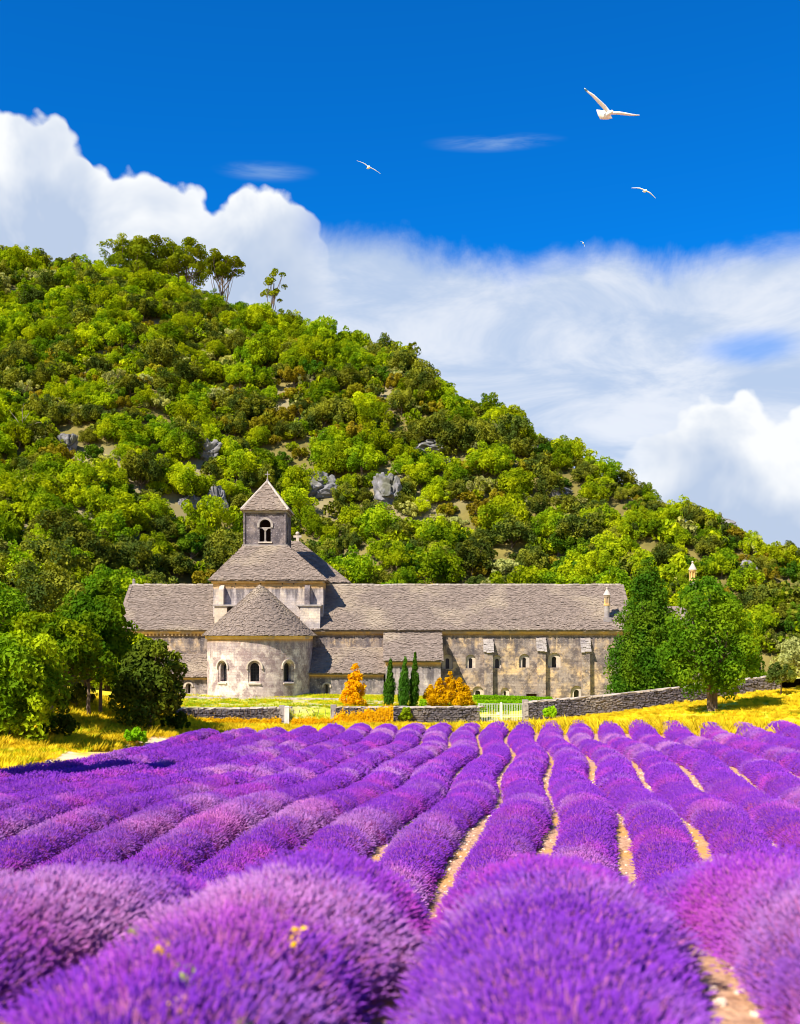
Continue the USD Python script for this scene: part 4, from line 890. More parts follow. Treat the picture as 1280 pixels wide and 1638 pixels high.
# clipped hedges, box bush
def hedge(name, label, cat, px0, px1, d, pyt, mat_leaf, seed, thick=.8, n=5000, leaf=.07, z0=None, wobble=.05, drop=0.0, jag=0.0, pyt1=None):
    rg = np.random.default_rng(seed); x0, x1 = px_at(px0, d), px_at(px1, d)
    zb = z0 if z0 is not None else float(terrace_z((x0 + x1) / 2, d)); 
    x = rg.uniform(x0, x1, n); top = np.interp(x, [x0, x1], [pz_at(pyt, d), pz_at(pyt1 or pyt, d)])
    zb_ = np.full(n, zb) if z0 is None else gz(x, np.full(n, float(d)))
    top = top + (meshkit.fbm(np.stack([x * 2.2, x * 0, x * 0 + seed], -1), 3, seed) - .5) * wobble * 8 + rg.exponential(jag, n) if jag else top + (meshkit.fbm(np.stack([x * 2, x * 0, x * 0 + seed], -1), 2, seed) - .5) * wobble
    side = rg.random(n); t = rg.random(n)
    front = side < .45
    y = np.where(front, d + rg.normal(0, .04, n), d + t * thick); z = np.where(front, zb_ + t * (top - zb_), top + rg.normal(0, .03, n) - (rg.random(n) < .3) * rg.random(n) * .4 * (top - zb_))
    N = np.where(front[:, None], [[0, -1., .25]], [[0, -.2, 1.]]) + rg.normal(size=(n, 3)) * .5
    T = Thing(name, label, cat, ((x0 + x1) / 2, d, zb))
    T.part('stems', cat_([tube([(xx - (x0 + x1) / 2, .3, -.15), (xx - (x0 + x1) / 2 + rg.normal(0, .08), .35, .6 * (np.interp(xx, [x0, x1], [pz_at(pyt, d), pz_at(pyt1 or pyt, d)]) - zb))], [.025, .012], 5) for xx in np.linspace(x0 + .1, x1 - .1, max(3, int((x1 - x0) / .4)))]), 'bark', local=True, kind='stuff')
    T.part('foliage', leaves(np.stack([x, y, z], 1) - T.base, N, leaf, rg, .55, lift=(0, 0, 1.2) if jag else None), mat_leaf, local=True, kind='stuff')
    return T
hedge('hedge', 'clipped bright green hedge along the abbey wall behind the gate, farther of two', 'hedge', 758, 884, 92, 1113, 'leaf_hedge', 81, n=7000, pyt1=1117)
hedge('hedge', 'clipped green hedge just behind the white gate, nearer of two', 'hedge', 764, 842, 84.2, 1122, 'leaf_hedge', 82, n=7500, pyt1=1123)
hedge('box_bush', 'small clipped green bush between the cypresses and the golden bush', 'bush', 672, 682, 84.5, 1121, 'leaf_hedge', 83, n=900, thick=.5)
# dry golden weeds in front of the walls
hedge('weed_hedge', 'tall dry golden weeds along the wall below the apse', 'weeds', 286, 449, 80.2, 1153, 'weed_gold', 84, n=9000, leaf=.07, z0=1.0, thick=.9, jag=.05, wobble=.03, pyt1=1155)
hedge('weed_hedge', 'dry golden weeds filling the gap between gate post and cypress wall', 'weeds', 467, 532, 80.2, 1154, 'weed_gold', 85, n=4000, leaf=.07, z0=1.0, thick=.9, jag=.05, wobble=.03)
hedge('weed_hedge', 'dry golden weeds rising before the left end of the cypress wall', 'weeds', 534, 629, 80.4, 1149, 'weed_gold', 86, n=6000, leaf=.075, z0=1.0, thick=1.0, jag=.10, wobble=.08, pyt1=1138)
def bush(name, label, px, d, h, r, ml, seed, n=1800, leaf=.08, zf=None, low=-.4):
    tree(name, label, 'bush', base_at(px, d, zf), h, r, ml, seed, trunk_h=.05, n=n, leaf=leaf, blobs=22, tr=.04, low=low, limbs=5)
bush('shrub', 'light green shrub sprouting in front of the right-hand rubble wall', 880, 80.8, 1.0, .42, 'leaf_hedge', 91)
bush('climbing_plant', 'green creeper hanging over the cypress wall beside the golden weeds', 650, 81.8, 1.45, .42, 'leaf_green', 92, n=1500)
bush('shrub', 'leafy pale green shrub on the grass below the dark holm oak', 216, 60.5, .85, .55, 'leaf_hedge', 93)
bush('shrub', 'tangled brown-green shrub under the bare-limbed tree', 92, 58, 1.5, 1.1, 'leaf_dark', 94, n=2600)
bush('shrub', 'dark bush at the right foot of the holm oak', 282, 68, 1.2, .75, 'leaf_dark', 95)

bush('shrub', 'dense green shrub at the foot of the bushy left-edge tree', 40, 57, 1.7, 1.3, 'leaf_tree', 96, n=3200)
bush('shrub', 'dark undergrowth bush beneath the bare-limbed tree', 66, 63, 2.0, 1.5, 'leaf_dark', 97, n=3600)
bush('shrub', 'olive shrub behind the thin trunks beside the golden bank', 122, 71, 1.5, 1.2, 'leaf_holm', 98, n=2800)
# pines on the ridge
def pine(label, px, pyb, pyt, d, rx, seed, crown_lo=.5, lean=0.0, sparse=False, n=3600, group=None, flat=1.0, nb=34):
    rg = np.random.default_rng(seed); x = px_at(px, d); zb = pz_at(pyb, d); h = pz_at(pyt, d) - zb
    z0 = float(hill(np.array([x]), np.array([d]))[0]); 
    T = Thing('pine_tree', label, 'pine', (x, d, min(zb, z0)), group); off = zb - T.base[2]
    B = []
    nb = 20 if sparse else nb
    for i in range(nb):
        a = rg.random() * 6.283; q = rx * math.sqrt(rg.random()) * .86; t = rg.random()
        z = h * (crown_lo + (1 - crown_lo) * (.18 + .77 * t)) - (q / rx) ** 2 * h * .22 * flat
        B.append((q * math.cos(a) + lean * (z / h), q * math.sin(a), z + off, rg.uniform(.15, .26) * rx * (.9 if not sparse else 1.15)))
    B = np.array(B); tubes = []
    top = np.array([lean * .6, 0, off + h * .66]); tubes.append(limb(rg, (0, 0, -1.0), top, .26, .1, 8, .1))
    for i in range(18 if not sparse else 9):
        b = B[rg.integers(len(B))]; t = rg.uniform(.35, .9); tubes.append(limb(rg, np.array([0, 0, 0]) * (1 - t) + top * t, b[:3], .11, .03, 6, .12))
    T.part('trunk', cat_(tubes), 'bark', local=True)
    T.part('crown', crown_leaves(B, n, .24, rg, up=.7, inner=.2, squash=.7, spread=.7, aspect=.4), 'leaf_pine', local=True)
pine('large umbrella pine on the ridge, leftmost of the pine clump', 206, 448, 379, 224, 5.8, 101, n=13000, nb=110, crown_lo=.0)
pine('umbrella pine in the middle of the ridge clump', 246, 452, 382, 226, 5.9, 102, lean=.5, n=13000, nb=110, crown_lo=.0)
pine('umbrella pine with spreading bare stems, right end of the ridge clump', 297, 456, 384, 224, 5.2, 103, n=11000, nb=90, crown_lo=.14)
pine('separate small umbrella pine right of the ridge clump', 353, 462, 403, 216, 4.3, 104, lean=.6, n=7500, nb=60, crown_lo=.26)
pine('ragged leaning pine alone on the skyline', 430, 498, 430, 206, 2.4, 105, crown_lo=.15, lean=1.6, sparse=True, n=1500, flat=.2)
pine('tiny spindly pine on the skyline above the nave roof', 655, 590, 548, 180, 1.2, 106, crown_lo=.2, sparse=True, n=550, flat=.3)

# woodland on the hill: prototypes as class prims, one Xform per tree
def proto(cls, kind_mat, seed, h, rx, n, leaf, blobs, low, r=(.22, .38), bark='bark'):
    rg = np.random.default_rng(seed); root = stage.CreateClassPrim(f'/World/{cls}')
    UsdGeom.Xform.Define(stage, f'/World/{cls}').GetPrim().SetSpecifier(Sdf.SpecifierClass)
    B = dome_blobs(rg, blobs, rx, rx * rg.uniform(.9, 1.1), h * .12, h, r, low, .30)
    tubes = [limb(rg, (0, 0, -.6), (rg.normal(0, .2), rg.normal(0, .2), h * .6), .16, .06, 6)] + [limb(rg, (0, 0, h * rg.uniform(.1, .4)), B[rg.integers(len(B))][:3], .07, .02, 5) for _ in range(5)]
    usdkit.mesh(stage, f'/World/{cls}/trunk', cat_(tubes), M[bark])
    usdkit.mesh(stage, f'/World/{cls}/crown', crown_leaves(B, n, leaf, rg, up=.2, inner=.12, spread=.75), M[kind_mat])
    return f'/World/{cls}'
KINDS = {
    'oak_tree': ('leaf_oak', 'yellow-green oak', 'tree', 'yellow-green oaks on the hillside'),
    'green_oak_tree': ('leaf_green', 'fresh green oak', 'tree', 'fresh green oaks on the hillside'),
    'holm_oak_tree': ('leaf_holm', 'dull olive-green oak', 'tree', 'holm oaks on the hillside'),
    'box_shrub': ('leaf_box', 'dense dark green shrub', 'shrub', 'dark green shrubs on the hillside'),
    'silver_shrub': ('leaf_silver', 'pale silvery shrub', 'shrub', 'silvery shrubs on the hillside'),
    'rust_shrub': ('leaf_rust', 'rust-tinged dry shrub', 'shrub', 'rusty shrubs on the hillside'),
}
PROTO = {}
for i, (kn, (ml, *_)) in enumerate(KINDS.items()):
    shrub = 'shrub' in kn
    PROTO[kn] = [proto(f'{kn}_shape_{"abcd"[j]}', ml, 200 + 10 * i + j, 2.8 if shrub else 4.9, 1.7 if shrub else 2.4, 1900 if shrub else 4200, .15 if shrub else .18, 20 if shrub else 34 + 5 * j, -.55) for j in range(2 if shrub else 4)]
rg = np.random.default_rng(77)
spots = []
sp = 2.62
for gx in np.arange(-92, 62, sp):
    for gy in np.arange(84, 250, sp):
        x, y = gx + rg.uniform(-.45, .45) * sp, gy + rg.uniform(-.45, .45) * sp
        if y > crest(x) + 3 or y < foot(x) - 1: continue
        if -27 < x < 23 and y < 115.5: continue
        if abs(x) > .36 * y + 6: continue
        spots.append((x, y))
for _ in range(220):
    x = rg.uniform(22, 56); y = rg.uniform(100, 135)
    if y < crest(x) + 2 and y > foot(x): spots.append((x, y))
spots = np.array(spots)
bare = [P(330, 725, 150), P(690, 715, 150), P(108, 705, 158), P(1150, 826, 128), P(614, 790, 138), P(515, 785, 140), P(346, 800, 140)]
hz = hill(spots[:, 0], spots[:, 1])
ipx, ipy = 640 + spots[:, 0] / spots[:, 1] * F, 1020 - (hz + 1.5 - E) / spots[:, 1] * F
scree = [(330, 728, 34, 26), (690, 716, 42, 12), (712, 745, 20, 14), (108, 712, 18, 30), (300, 700, 16, 10), (1150, 822, 30, 12), (618, 806, 26, 40), (515, 802, 36, 34), (346, 822, 22, 38), (300, 816, 24, 22), (870, 690, 30, 8), (95, 480, 18, 10)]
keep = np.ones(len(spots), bool)
for a, b_, ra, rb in scree: keep &= ((ipx - a) / ra) ** 2 + ((ipy - b_) / rb) ** 2 > .6
spots, hz, ipx, ipy = spots[keep], hz[keep], ipx[keep], ipy[keep]
pn = meshkit.fbm(np.stack([spots[:, 0] * .05, spots[:, 1] * .05, spots[:, 0] * 0], -1), 3, 8)
count = {k: 0 for k in KINDS}
def plant(kn, x, y, z, s, sz):
    p = numbered('/World', kn); xf = UsdGeom.Xform.Define(stage, p); pr = xf.GetPrim()
    xf.AddTranslateOp().Set(Gf.Vec3d(float(x), float(y), float(z))); xf.AddRotateZOp().Set(float(rg.uniform(0, 360))); xf.AddScaleOp().Set(Gf.Vec3f(float(s), float(s), float(s * sz)))
    pr.GetReferences().AddInternalReference(PROTO[kn][rg.integers(len(PROTO[kn]))]); pr.SetInstanceable(True)
    ml, label, cat, group = KINDS[kn]
    zone = 'upper' if z > E + 40 else 'middle' if z > E + 14 else 'lower'
    ix = 640 + x / y * F
    side = 'left of the bell tower' if ix < 390 else 'above the long roof' if ix < 960 else 'above the right-hand trees'
    size = 'large' if s > .74 else 'small' if s < .54 else 'medium-sized'
    tag(pr, f'{size} {label}, {zone} slope {side}', cat, f'{size} {group}, {zone} slope {side}')
    count[kn] += 1
for (x, y), z, q in zip(spots, hz, pn):
    u = rg.random() + (q - .5) * .9
    kn = 'oak_tree' if u < .27 else 'green_oak_tree' if u < .51 else 'holm_oak_tree' if u < .75 else 'box_shrub' if u < .90 else 'silver_shrub' if u < .965 else 'rust_shrub'
    s = rg.choice([rg.uniform(.42, .62), rg.uniform(.6, .95)]) * (1.0 if 'tree' in kn else 1.15) * (1.08 if y < 130 and x < 22 else 1.0) * (.74 if x > 24 else 1.0)
    plant(kn, x, y, z - .35, s, rg.uniform(.8, 1.15))
# undergrowth fills between the trees: one mass nobody could count
def instancer(path, protos, pos, quat, scale, idx, kind='stuff'):
    pi = UsdGeom.PointInstancer.Define(stage, path); rel = pi.CreatePrototypesRel()
    for j, (nm, parts) in enumerate(protos):
        UsdGeom.Xform.Define(stage, f'{path}/{nm}'); rel.AddTarget(f'{path}/{nm}')
        for k, (mesh, mt) in enumerate(parts): usdkit.mesh(stage, f'{path}/{nm}/shape_{k}', mesh, M[mt])
    pi.CreatePositionsAttr(Vt.Vec3fArray.FromNumpy(np.asarray(pos, np.float32)))
    pi.CreateProtoIndicesAttr(Vt.IntArray.FromNumpy(np.asarray(idx, np.int32)))
    pi.CreateScalesAttr(Vt.Vec3fArray.FromNumpy(np.asarray(scale, np.float32)))
    q = np.asarray(quat, float)
    pi.CreateOrientationsAttr(Vt.QuathArray([Gf.Quath(*map(float, r)) for r in q]))
    pi.GetPrim().SetCustomDataByKey('kind', kind)
    return pi
def zquat(a): return np.stack([np.cos(a / 2), 0 * a, 0 * a, np.sin(a / 2)], 1)
def nquat(n, spin):
    """Turns +z to n after a spin about z."""
    n = unit(n); w = 1 + n[:, 2]; q = np.stack([w, -n[:, 1], n[:, 0], 0 * w], 1); q /= np.linalg.norm(q, axis=1, keepdims=True)
    s = zquat(spin); w1, x1, y1, z1 = q.T; w2, x2, y2, z2 = s.T
    return np.stack([w1*w2 - x1*x2 - y1*y2 - z1*z2, w1*x2 + x1*w2 + y1*z2 - z1*y2, w1*y2 - x1*z2 + y1*w2 + z1*x2, w1*z2 + x1*y2 - y1*x2 + z1*w2], 1)
def bushlet(seed, ml, n=300, s=.13):
    rr = np.random.default_rng(seed); return [(crown_leaves(dome_blobs(rr, 7, .8, .8, 0, 1.1, (.4, .6), -.3), n, s, rr), ml)]
nx = 1700
ux = rg.uniform(-92, 60, nx * 3); uy = rg.uniform(86, 248, nx * 3)
ok = (uy < crest(ux) + 2) & (uy > foot(ux)) & ~((ux > -27) & (ux < 23) & (uy < 116)) & (np.abs(ux) < .36 * uy + 5)
ux, uy = ux[ok], uy[ok]; uz = hill(ux, uy); upx, upy = 640 + ux / uy * F, 1020 - (uz - E) / uy * F
ok = np.ones(len(ux), bool)
for a, b_, ra, rb in scree: ok &= (((upx - a) / ra) ** 2 + ((upy - b_) / rb) ** 2 > .8) | (rg.random(len(ux)) < .12)
ux, uy, uz = ux[ok], uy[ok], uz[ok]; k = len(ux); s = rg.uniform(.8, 2.0, k)
instancer('/World/undergrowth', [('bush_green', bushlet(1, 'leaf_oak')), ('bush_olive', bushlet(2, 'leaf_holm')), ('bush_rust', bushlet(3, 'leaf_rust')), ('bush_silver', bushlet(4, 'leaf_silver'))],
          np.stack([ux, uy, uz - .1], 1), zquat(rg.uniform(0, 6.28, k)), np.stack([s, s, s * rg.uniform(.7, 1.2, k)], 1), rg.choice(4, k, p=[.48, .38, .06, .08]))
tag(stage.GetPrimAtPath('/World/undergrowth'), 'low bushes filling the gaps between the hillside trees', 'undergrowth')

_dd = float(np.argmax([hill(np.array([(38 - 640) / F * d]), np.array([d * 1.0]))[0] > E + (1020 - 712) / F * d for d in range(100, 250)]) + 100)
_rg = np.random.default_rng(8); _dx = (38 - 640) / F * _dd; _dz = float(hill(np.array([_dx]), np.array([_dd]))[0])
_tb = [limb(_rg, (0, 0, -.3), (.3, 0, 2.6), .12, .05)] + [limb(_rg, (.1, 0, _rg.uniform(.6, 2.2)), (_rg.normal(0, 1.3), _rg.normal(-.4, .6), _rg.uniform(2.2, 4.6)), .055, .015) for _ in range(11)]
dt = Thing('dead_tree', 'bleached leafless tree with bare grey branches at the left of the slope', 'tree', (_dx, _dd - 1, _dz)); dt.part('branches', cat_(_tb), 'bark_pale', local=True, kind='stuff')
# limestone outcrops
def rock(label, px, py, wpx, hpx, d, seed, rot=0):
    rr = np.random.default_rng(seed); c = P(px, py, d); sx, sz = wpx / F * d / 2, hpx / F * d / 2; sy = max(sx * .7, 1.0)
    c[2] = min(c[2], float(hill(c[:1], c[1:2])[0]) + sz * .55)
    m = trimesh.creation.icosphere(5, 1.0); v = np.array(m.vertices)
    for _ in range(12):
        n = unit(rr.normal(size=3) * [1, 1, .5]); o_ = rr.uniform(.55, .85); dd = v @ n - o_; v = v - np.outer(np.maximum(dd, 0) * .9, n)
    q = meshkit.fbm(v * 2.3 + seed, 4, seed) - .5; st = np.abs(((v[:, 2] * 3.2 + v[:, 0] * .4 + seed) % 1) - .5)
    cr_ = np.abs(meshkit.noise(v * [3.2, 3.2, .9] + seed * 1.7, seed) - .5)
    v = v * (1 + q * .6 + (st - .25) * .14 - .35 * np.maximum(.10 - cr_, 0) / .10)[:, None]
    v = v * [sx, sy, sz] + c + [0, sy * .25, 0]
    solo('rock_outcrop', (v, m.faces), 'limestone', label, 'rock', smooth=35)
def hd(px, py):
    """Depth at which a ray of the photograph meets the hill."""
    ds = np.arange(100, 260, .5); r = np.stack([(px - 640) / F * ds, ds, E + (1020 - py) / F * ds], 1)
    s = hill(r[:, 0], r[:, 1]) > r[:, 2]; return float(ds[np.argmax(s)]) if s.any() else float(ds[np.argmax(hill(r[:, 0], r[:, 1]) - r[:, 2])])
for label, px, py, wp, hp, sd in [
    ('pale grey cliff block right of the bell tower, larger of two', 617, 786, 46, 62, 1), ('pale rock face between bell tower and the larger cliff block', 515, 782, 62, 44, 2),
    ('upright grey crag left of the bell tower', 347, 803, 34, 50, 3), ('low grey rock left of the upright crag', 300, 800, 44, 26, 4), ('white scree slab in the middle of the slope', 333, 724, 46, 40, 5),
    ('flat sunlit rock ledge under the skyline pine', 690, 716, 70, 22, 6), ('small sunlit slab below the flat ledge', 714, 747, 30, 22, 7), ('tan bare slab at the left of the slope', 108, 712, 30, 44, 8),
    ('grey crag jutting from the skyline at the right', 1150, 818, 66, 28, 9), ('stepped rock band left of the jutting crag', 1075, 800, 90, 20, 10), ('grey outcrop below the left ridge', 92, 481, 44, 22, 11),
    ('small rock half hidden in trees above the nave end', 895, 790, 44, 18, 12), ('grey bank among the trees above the right wall', 1200, 922, 40, 44, 13), ('thin pale ledge on the right ridge', 870, 688, 56, 14, 14)]:
    rock(label, px, py, wp * 1.15, hp * 1.2, hd(px, py + hp * .3) - .5, sd)

# ------------------------------------------------------------------ lavender rows
rg = np.random.default_rng(404)
def spikes(n, rad, length, head, hr, rr, lean=.35, seg=4):
    """A tuft of flower stalks: (heads, stems)."""
    r = rad * np.sqrt(rr.random(n)); a = rr.random(n) * 6.283; p = np.stack([r * np.cos(a), r * np.sin(a), 0 * r], 1)
    d = unit(np.stack([np.cos(a) * r / rad * lean, np.sin(a) * r / rad * lean, np.ones(n)], 1) + rr.normal(size=(n, 3)) * .14)
    L = length * rr.uniform(.6, 1.15, n)[:, None]; hd_ = head * rr.uniform(.7, 1.3, n)[:, None]; tip = p + d * L; mid_ = tip - d * hd_ * .55; low = tip - d * hd_
    u = unit(np.cross(d, rr.normal(size=(n, 3)))); w = np.cross(d, u)
    ring = [mid_ + (math.cos(t) * u + math.sin(t) * w) * hr for t in np.arange(seg) / seg * 2 * math.pi]
    v = np.stack([tip, low] + ring, 1).reshape(-1, 3); f = []
    for i in range(seg):
        j = (i + 1) % seg; f += [(0, 2 + i, 2 + j), (1, 2 + j, 2 + i)]
    hf = (np.array(f)[None] + (2 + seg) * np.arange(n)[:, None, None]).reshape(-1, 3)
    sw = u * max(.0022, hr * .28)
    sv = np.stack([p - sw, p + sw, low + sw * .6, low - sw * .6], 1).reshape(-1, 3); sf = (np.array([[0, 1, 2], [0, 2, 3]])[None] + 4 * np.arange(n)[:, None, None]).reshape(-1, 3)
    return [((v, hf), 'lavender_flower'), ((sv, sf), 'lavender_stem')]
_r = np.random.default_rng(9)

def plant_proto(cls, seed, per_m2, length, head, hr, seg):
    """One lavender plant, a unit of a row: leafy mound and a brush of flower stalks, long axis along y."""
    q = np.random.default_rng(seed); hw, hl, hh = .46, .74, .44
    root = stage.CreateClassPrim(f'/World/{cls}')
    UsdGeom.Xform.Define(stage, f'/World/{cls}').GetPrim().SetSpecifier(Sdf.SpecifierClass)
    m = trimesh.creation.icosphere(3, 1.0); v = np.array(m.vertices); v[:, 2] = np.sign(v[:, 2]) * np.abs(v[:, 2]) ** .8
    v = v * (1 + (meshkit.fbm(v * 3 + seed, 3, seed) - .5) * .35)[:, None]; v = v * [hw, hl * 1.08, hh]; v[:, 2] = np.maximum(v[:, 2], -.08)
    usdkit.mesh(stage, f'/World/{cls}/foliage', (v, m.faces), M['lavender_leaf'], smooth=True)
    n = int(per_m2 * 2.3)
    d = unit(q.normal(size=(n * 3, 3)) * [1, 1, 1]); d[:, 2] = np.abs(d[:, 2]); d = d[d[:, 2] > .03][:n]; n = len(d)
    bump = 1 + (meshkit.fbm(d * 2.6 + seed * 3.7, 3, seed) - .5) * .35
    p = d * [hw, hl, hh] * (.86 * bump)[:, None]; p[:, 2] = np.maximum(p[:, 2], 0)
    ax = unit(d * [1.0, .35, .75] + [0, 0, .42] + q.normal(size=(n, 3)) * .24)
    L = length * q.uniform(.4, 1.35, n)[:, None] * (.75 + .25 * d[:, 2:3]); hd_ = np.minimum(head * q.uniform(.7, 1.4, n)[:, None], L * .9)
    tip = p + ax * L; mid_ = tip - ax * hd_ * .55; low = tip - ax * hd_
    u = unit(np.cross(ax, q.normal(size=(n, 3)))); w = np.cross(ax, u)
    ring = [mid_ + (math.cos(t) * u + math.sin(t) * w) * hr for t in np.arange(seg) / seg * 2 * math.pi]
    V = np.stack([tip, low] + ring, 1).reshape(-1, 3); f = []
    for a in range(seg):
        b = (a + 1) % seg; f += [(0, 2 + a, 2 + b), (1, 2 + b, 2 + a)]
    hf = (np.array(f)[None] + (2 + seg) * np.arange(n)[:, None, None]).reshape(-1, 3)
    x = usdkit.mesh(stage, f'/World/{cls}/flower_heads', (V, hf), M['lavender_flower']); x.GetPrim().SetCustomDataByKey('kind', 'stuff')
    sw = u * max(.002, hr * .3)
    sv = np.stack([p - sw, p + sw, low + sw * .6, low - sw * .6], 1).reshape(-1, 3); sf = (np.array([[0, 1, 2], [0, 2, 3]])[None] + 4 * np.arange(n)[:, None, None]).reshape(-1, 3)
    x = usdkit.mesh(stage, f'/World/{cls}/stalks', (sv, sf), M['lavender_stem']); x.GetPrim().SetCustomDataByKey('kind', 'stuff')
    return f'/World/{cls}'
NEAR = [plant_proto(f'lavender_plant_near_{"abcd"[i]}', 300 + i, 3300, .23, .05, .0054, 4) for i in range(4)]
MIDT = [plant_proto(f'lavender_plant_middle_{"abcdef"[i]}', 310 + i, 1150, .18, .055, .0085, 3) for i in range(6)]
FART = [plant_proto(f'lavender_plant_farther_{"abcdef"[i]}', 320 + i, 460, .19, .080, .0165, 3) for i in range(6)]
def lavender_row(k, label):
    ys, y = [], 2.2 + rg.uniform(0, .5)
    while y < 80: ys.append(y); y += rg.uniform(.56, .72)
    ys = np.array(ys); xc = A(ys) + PITCH * (k + .5) + .24 * np.sin(ys * .27 + k * .45) * np.clip((ys - 8) / 12, 0, 1) + rg.normal(0, .03, len(ys))
    ok = (ys < far_end(xc)) & (np.abs(xc) < .3556 * ys + 2.6)
    if ok.sum() < 8: return
    ys, xc = ys[ok], xc[ok]; g0 = gz(xc, ys); slope = (gz(xc, ys + .3) - gz(xc, ys - .3)) / .6
    tx = (A(ys + .3) - A(ys - .3)) / .6; j = len(ys) // 2
    T = Thing('lavender_row', label, 'lavender row', (xc[j], ys[j], g0[j]), 'rows of the lavender field')
    amp = np.clip((ys - 8) / 8, .25, 1); big = .5 + amp * (meshkit.fbm(np.stack([ys * .22 + k * 9.1, ys * 0 + k, ys * 0], -1), 3, 3) - .5)
    for x, y, z, a, sl_, bg in zip(xc, ys, g0, tx, slope, big):
        pr_ = NEAR if y < 12.5 else MIDT if y < 36 else FART
        xf = UsdGeom.Xform.Define(stage, numbered(T.path, 'lavender_plant')); flip = rg.random() < .5
        near = np.clip((11 - y) / 3, 0, 1)
        xf.AddTranslateOp().Set(Gf.Vec3d(float(x - T.base[0]), float(y - T.base[1]), float(z - T.base[2] - .02)))
        xf.AddRotateZOp().Set(float(-math.degrees(math.atan(a)) + (180 if flip else 0) + rg.normal(0, 5)))
        xf.AddRotateXOp().Set(float(math.degrees(math.atan(sl_)) * (-1 if flip else 1)))
        w_, h_ = (1.08 + .06 * np.clip((y - 24) / 20, 0, 1) + .40 * bg + rg.normal(0, .03)) * (1 + .05 * near) * (.82 if k == 1 and y < 8 else 1), (.92 + .24 * bg + rg.normal(0, .03)) * (1 + .04 * near)
        xf.AddScaleOp().Set(Gf.Vec3f(float(w_), float(rg.uniform(.95, 1.1)), float(h_)))
        xf.GetPrim().GetReferences().AddInternalReference(pr_[rg.integers(len(pr_))]); xf.GetPrim().SetInstanceable(True)
ORD = ['', 'first', 'second', 'third', 'fourth', 'fifth', 'sixth', 'seventh', 'eighth', 'ninth', 'tenth', 'eleventh', 'twelfth', 'thirteenth', 'fourteenth', 'fifteenth', 'sixteenth']
for k in range(K0, K1 + 1):
    d_ = k + 1
    if k == -1: lb = 'lavender row with the big mound left of the centre gap in the foreground'
    elif k == 0: lb = 'lavender row with the big mound right of the centre gap in the foreground'
    elif k < -1: lb = f'purple lavender row, {ORD[-1 - k]} to the left of the left foreground mound'
    else: lb = f'purple lavender row, {ORD[k]} to the right of the right foreground mound'
    lavender_row(k, lb)

# loose stones in the furrows
rr = np.random.default_rng(12); n = 5200
yy = np.concatenate([rr.uniform(3, 12, 1500), rr.uniform(16, 45, n - 1500)]); kk = rr.integers(-5, 8, n)
xx = A(yy) + PITCH * kk + rr.normal(0, .22, n); ok = np.abs(xx) < .3556 * yy + 1; xx, yy = xx[ok], yy[ok]; n = len(xx)
def pebble(seed):
    q = np.random.default_rng(seed); m = trimesh.creation.icosphere(1, 1.0); v = np.array(m.vertices) * (1 + q.normal(0, .14, (len(m.vertices), 1))) * [1, .8, .55]; return [((v, m.faces), 'pebble')]
simple('pebble', (.48, .32, .22), (.82, .64, .50), scale=3, bump=.2)
s = np.minimum(rr.lognormal(-3.6, .45, n), .045)
instancer('/World/field_stones', [('stone_a', pebble(1)), ('stone_b', pebble(2)), ('stone_c', pebble(3))], np.stack([xx, yy, gz(xx, yy) + s * .2], 1), zquat(rr.uniform(0, 6.28, n)), np.stack([s, s, s], 1), rr.integers(0, 3, n))
tag(stage.GetPrimAtPath('/World/field_stones'), 'pale loose stones lying in the furrows between lavender rows', 'stones')

# ------------------------------------------------------------------ dry grass
def grass_tuft(seed, n=26, h=.34, r=.22, ml='grass_dry', w=.012):
    q = np.random.default_rng(seed); a = q.random(n) * 6.283; rad = r * np.sqrt(q.random(n)); p = np.stack([rad * np.cos(a), rad * np.sin(a), 0 * a - .03], 1)
    d = unit(np.stack([np.cos(a), np.sin(a), 0 * a], 1) * q.uniform(.1, .6, (n, 1)) + [0, 0, 1] + q.normal(size=(n, 3)) * .15); L = h * q.uniform(.5, 1.2, (n, 1)); u = unit(np.cross(d, q.normal(size=(n, 3)))) * w
    v = np.stack([p - u, p + u, p + d * L * .6 + u * .7 - [0, 0, 0], p + d * L + np.stack([np.cos(a), np.sin(a), -.4 + 0 * a], 1) * L * .15], 1).reshape(-1, 3)
    f = (np.array([[0, 1, 2], [0, 2, 3]])[None] + 4 * np.arange(n)[:, None, None]).reshape(-1, 3)
    return [((v, f), ml)]
rr = np.random.default_rng(31); n = 26000
gx, gy = rr.uniform(-34, 36, n), rr.uniform(34, 82.4, n)
inside = (gx > A(gy) + PITCH * K0 - .1) & (gx < A(gy) + PITCH * (K1 + 1)) & (gy < far_end(gx) + .15)
lo_ = A(gy) + PITCH * K0
onpath = ((gx > lo_ - 1.9) & (gx < lo_) & (gy < 64)) | ((gx > -13) & (gx < 2.5) & (gy > far_end(gx)) & (gy < far_end(gx) + 1.3))
ok = ~inside & (np.abs(gx) < .3556 * gy + 2) & (gy < wall_y(gx) - .15) & ~(onpath & (rr.random(n) < .93))
dens = meshkit.fbm(np.stack([gx * .3, gy * .3, gx * 0], -1), 3, 4)
ok &= rr.random(n) < np.clip(dens * 1.5, .2, 1) * np.where(gx > 4, .75, 1)
gx, gy, dens = gx[ok], gy[ok], dens[ok]; n = len(gx); s = rr.uniform(.5, 1.15, n) * np.where(gx > 6, .62, 1.0) * (.6 + .8 * dens)
green = (rr.random(n) < np.where(gx < -8, .22, .03)) | ((gx > 2.4) & (gx < 5.6) & (gy > 77) & (gy < 81))
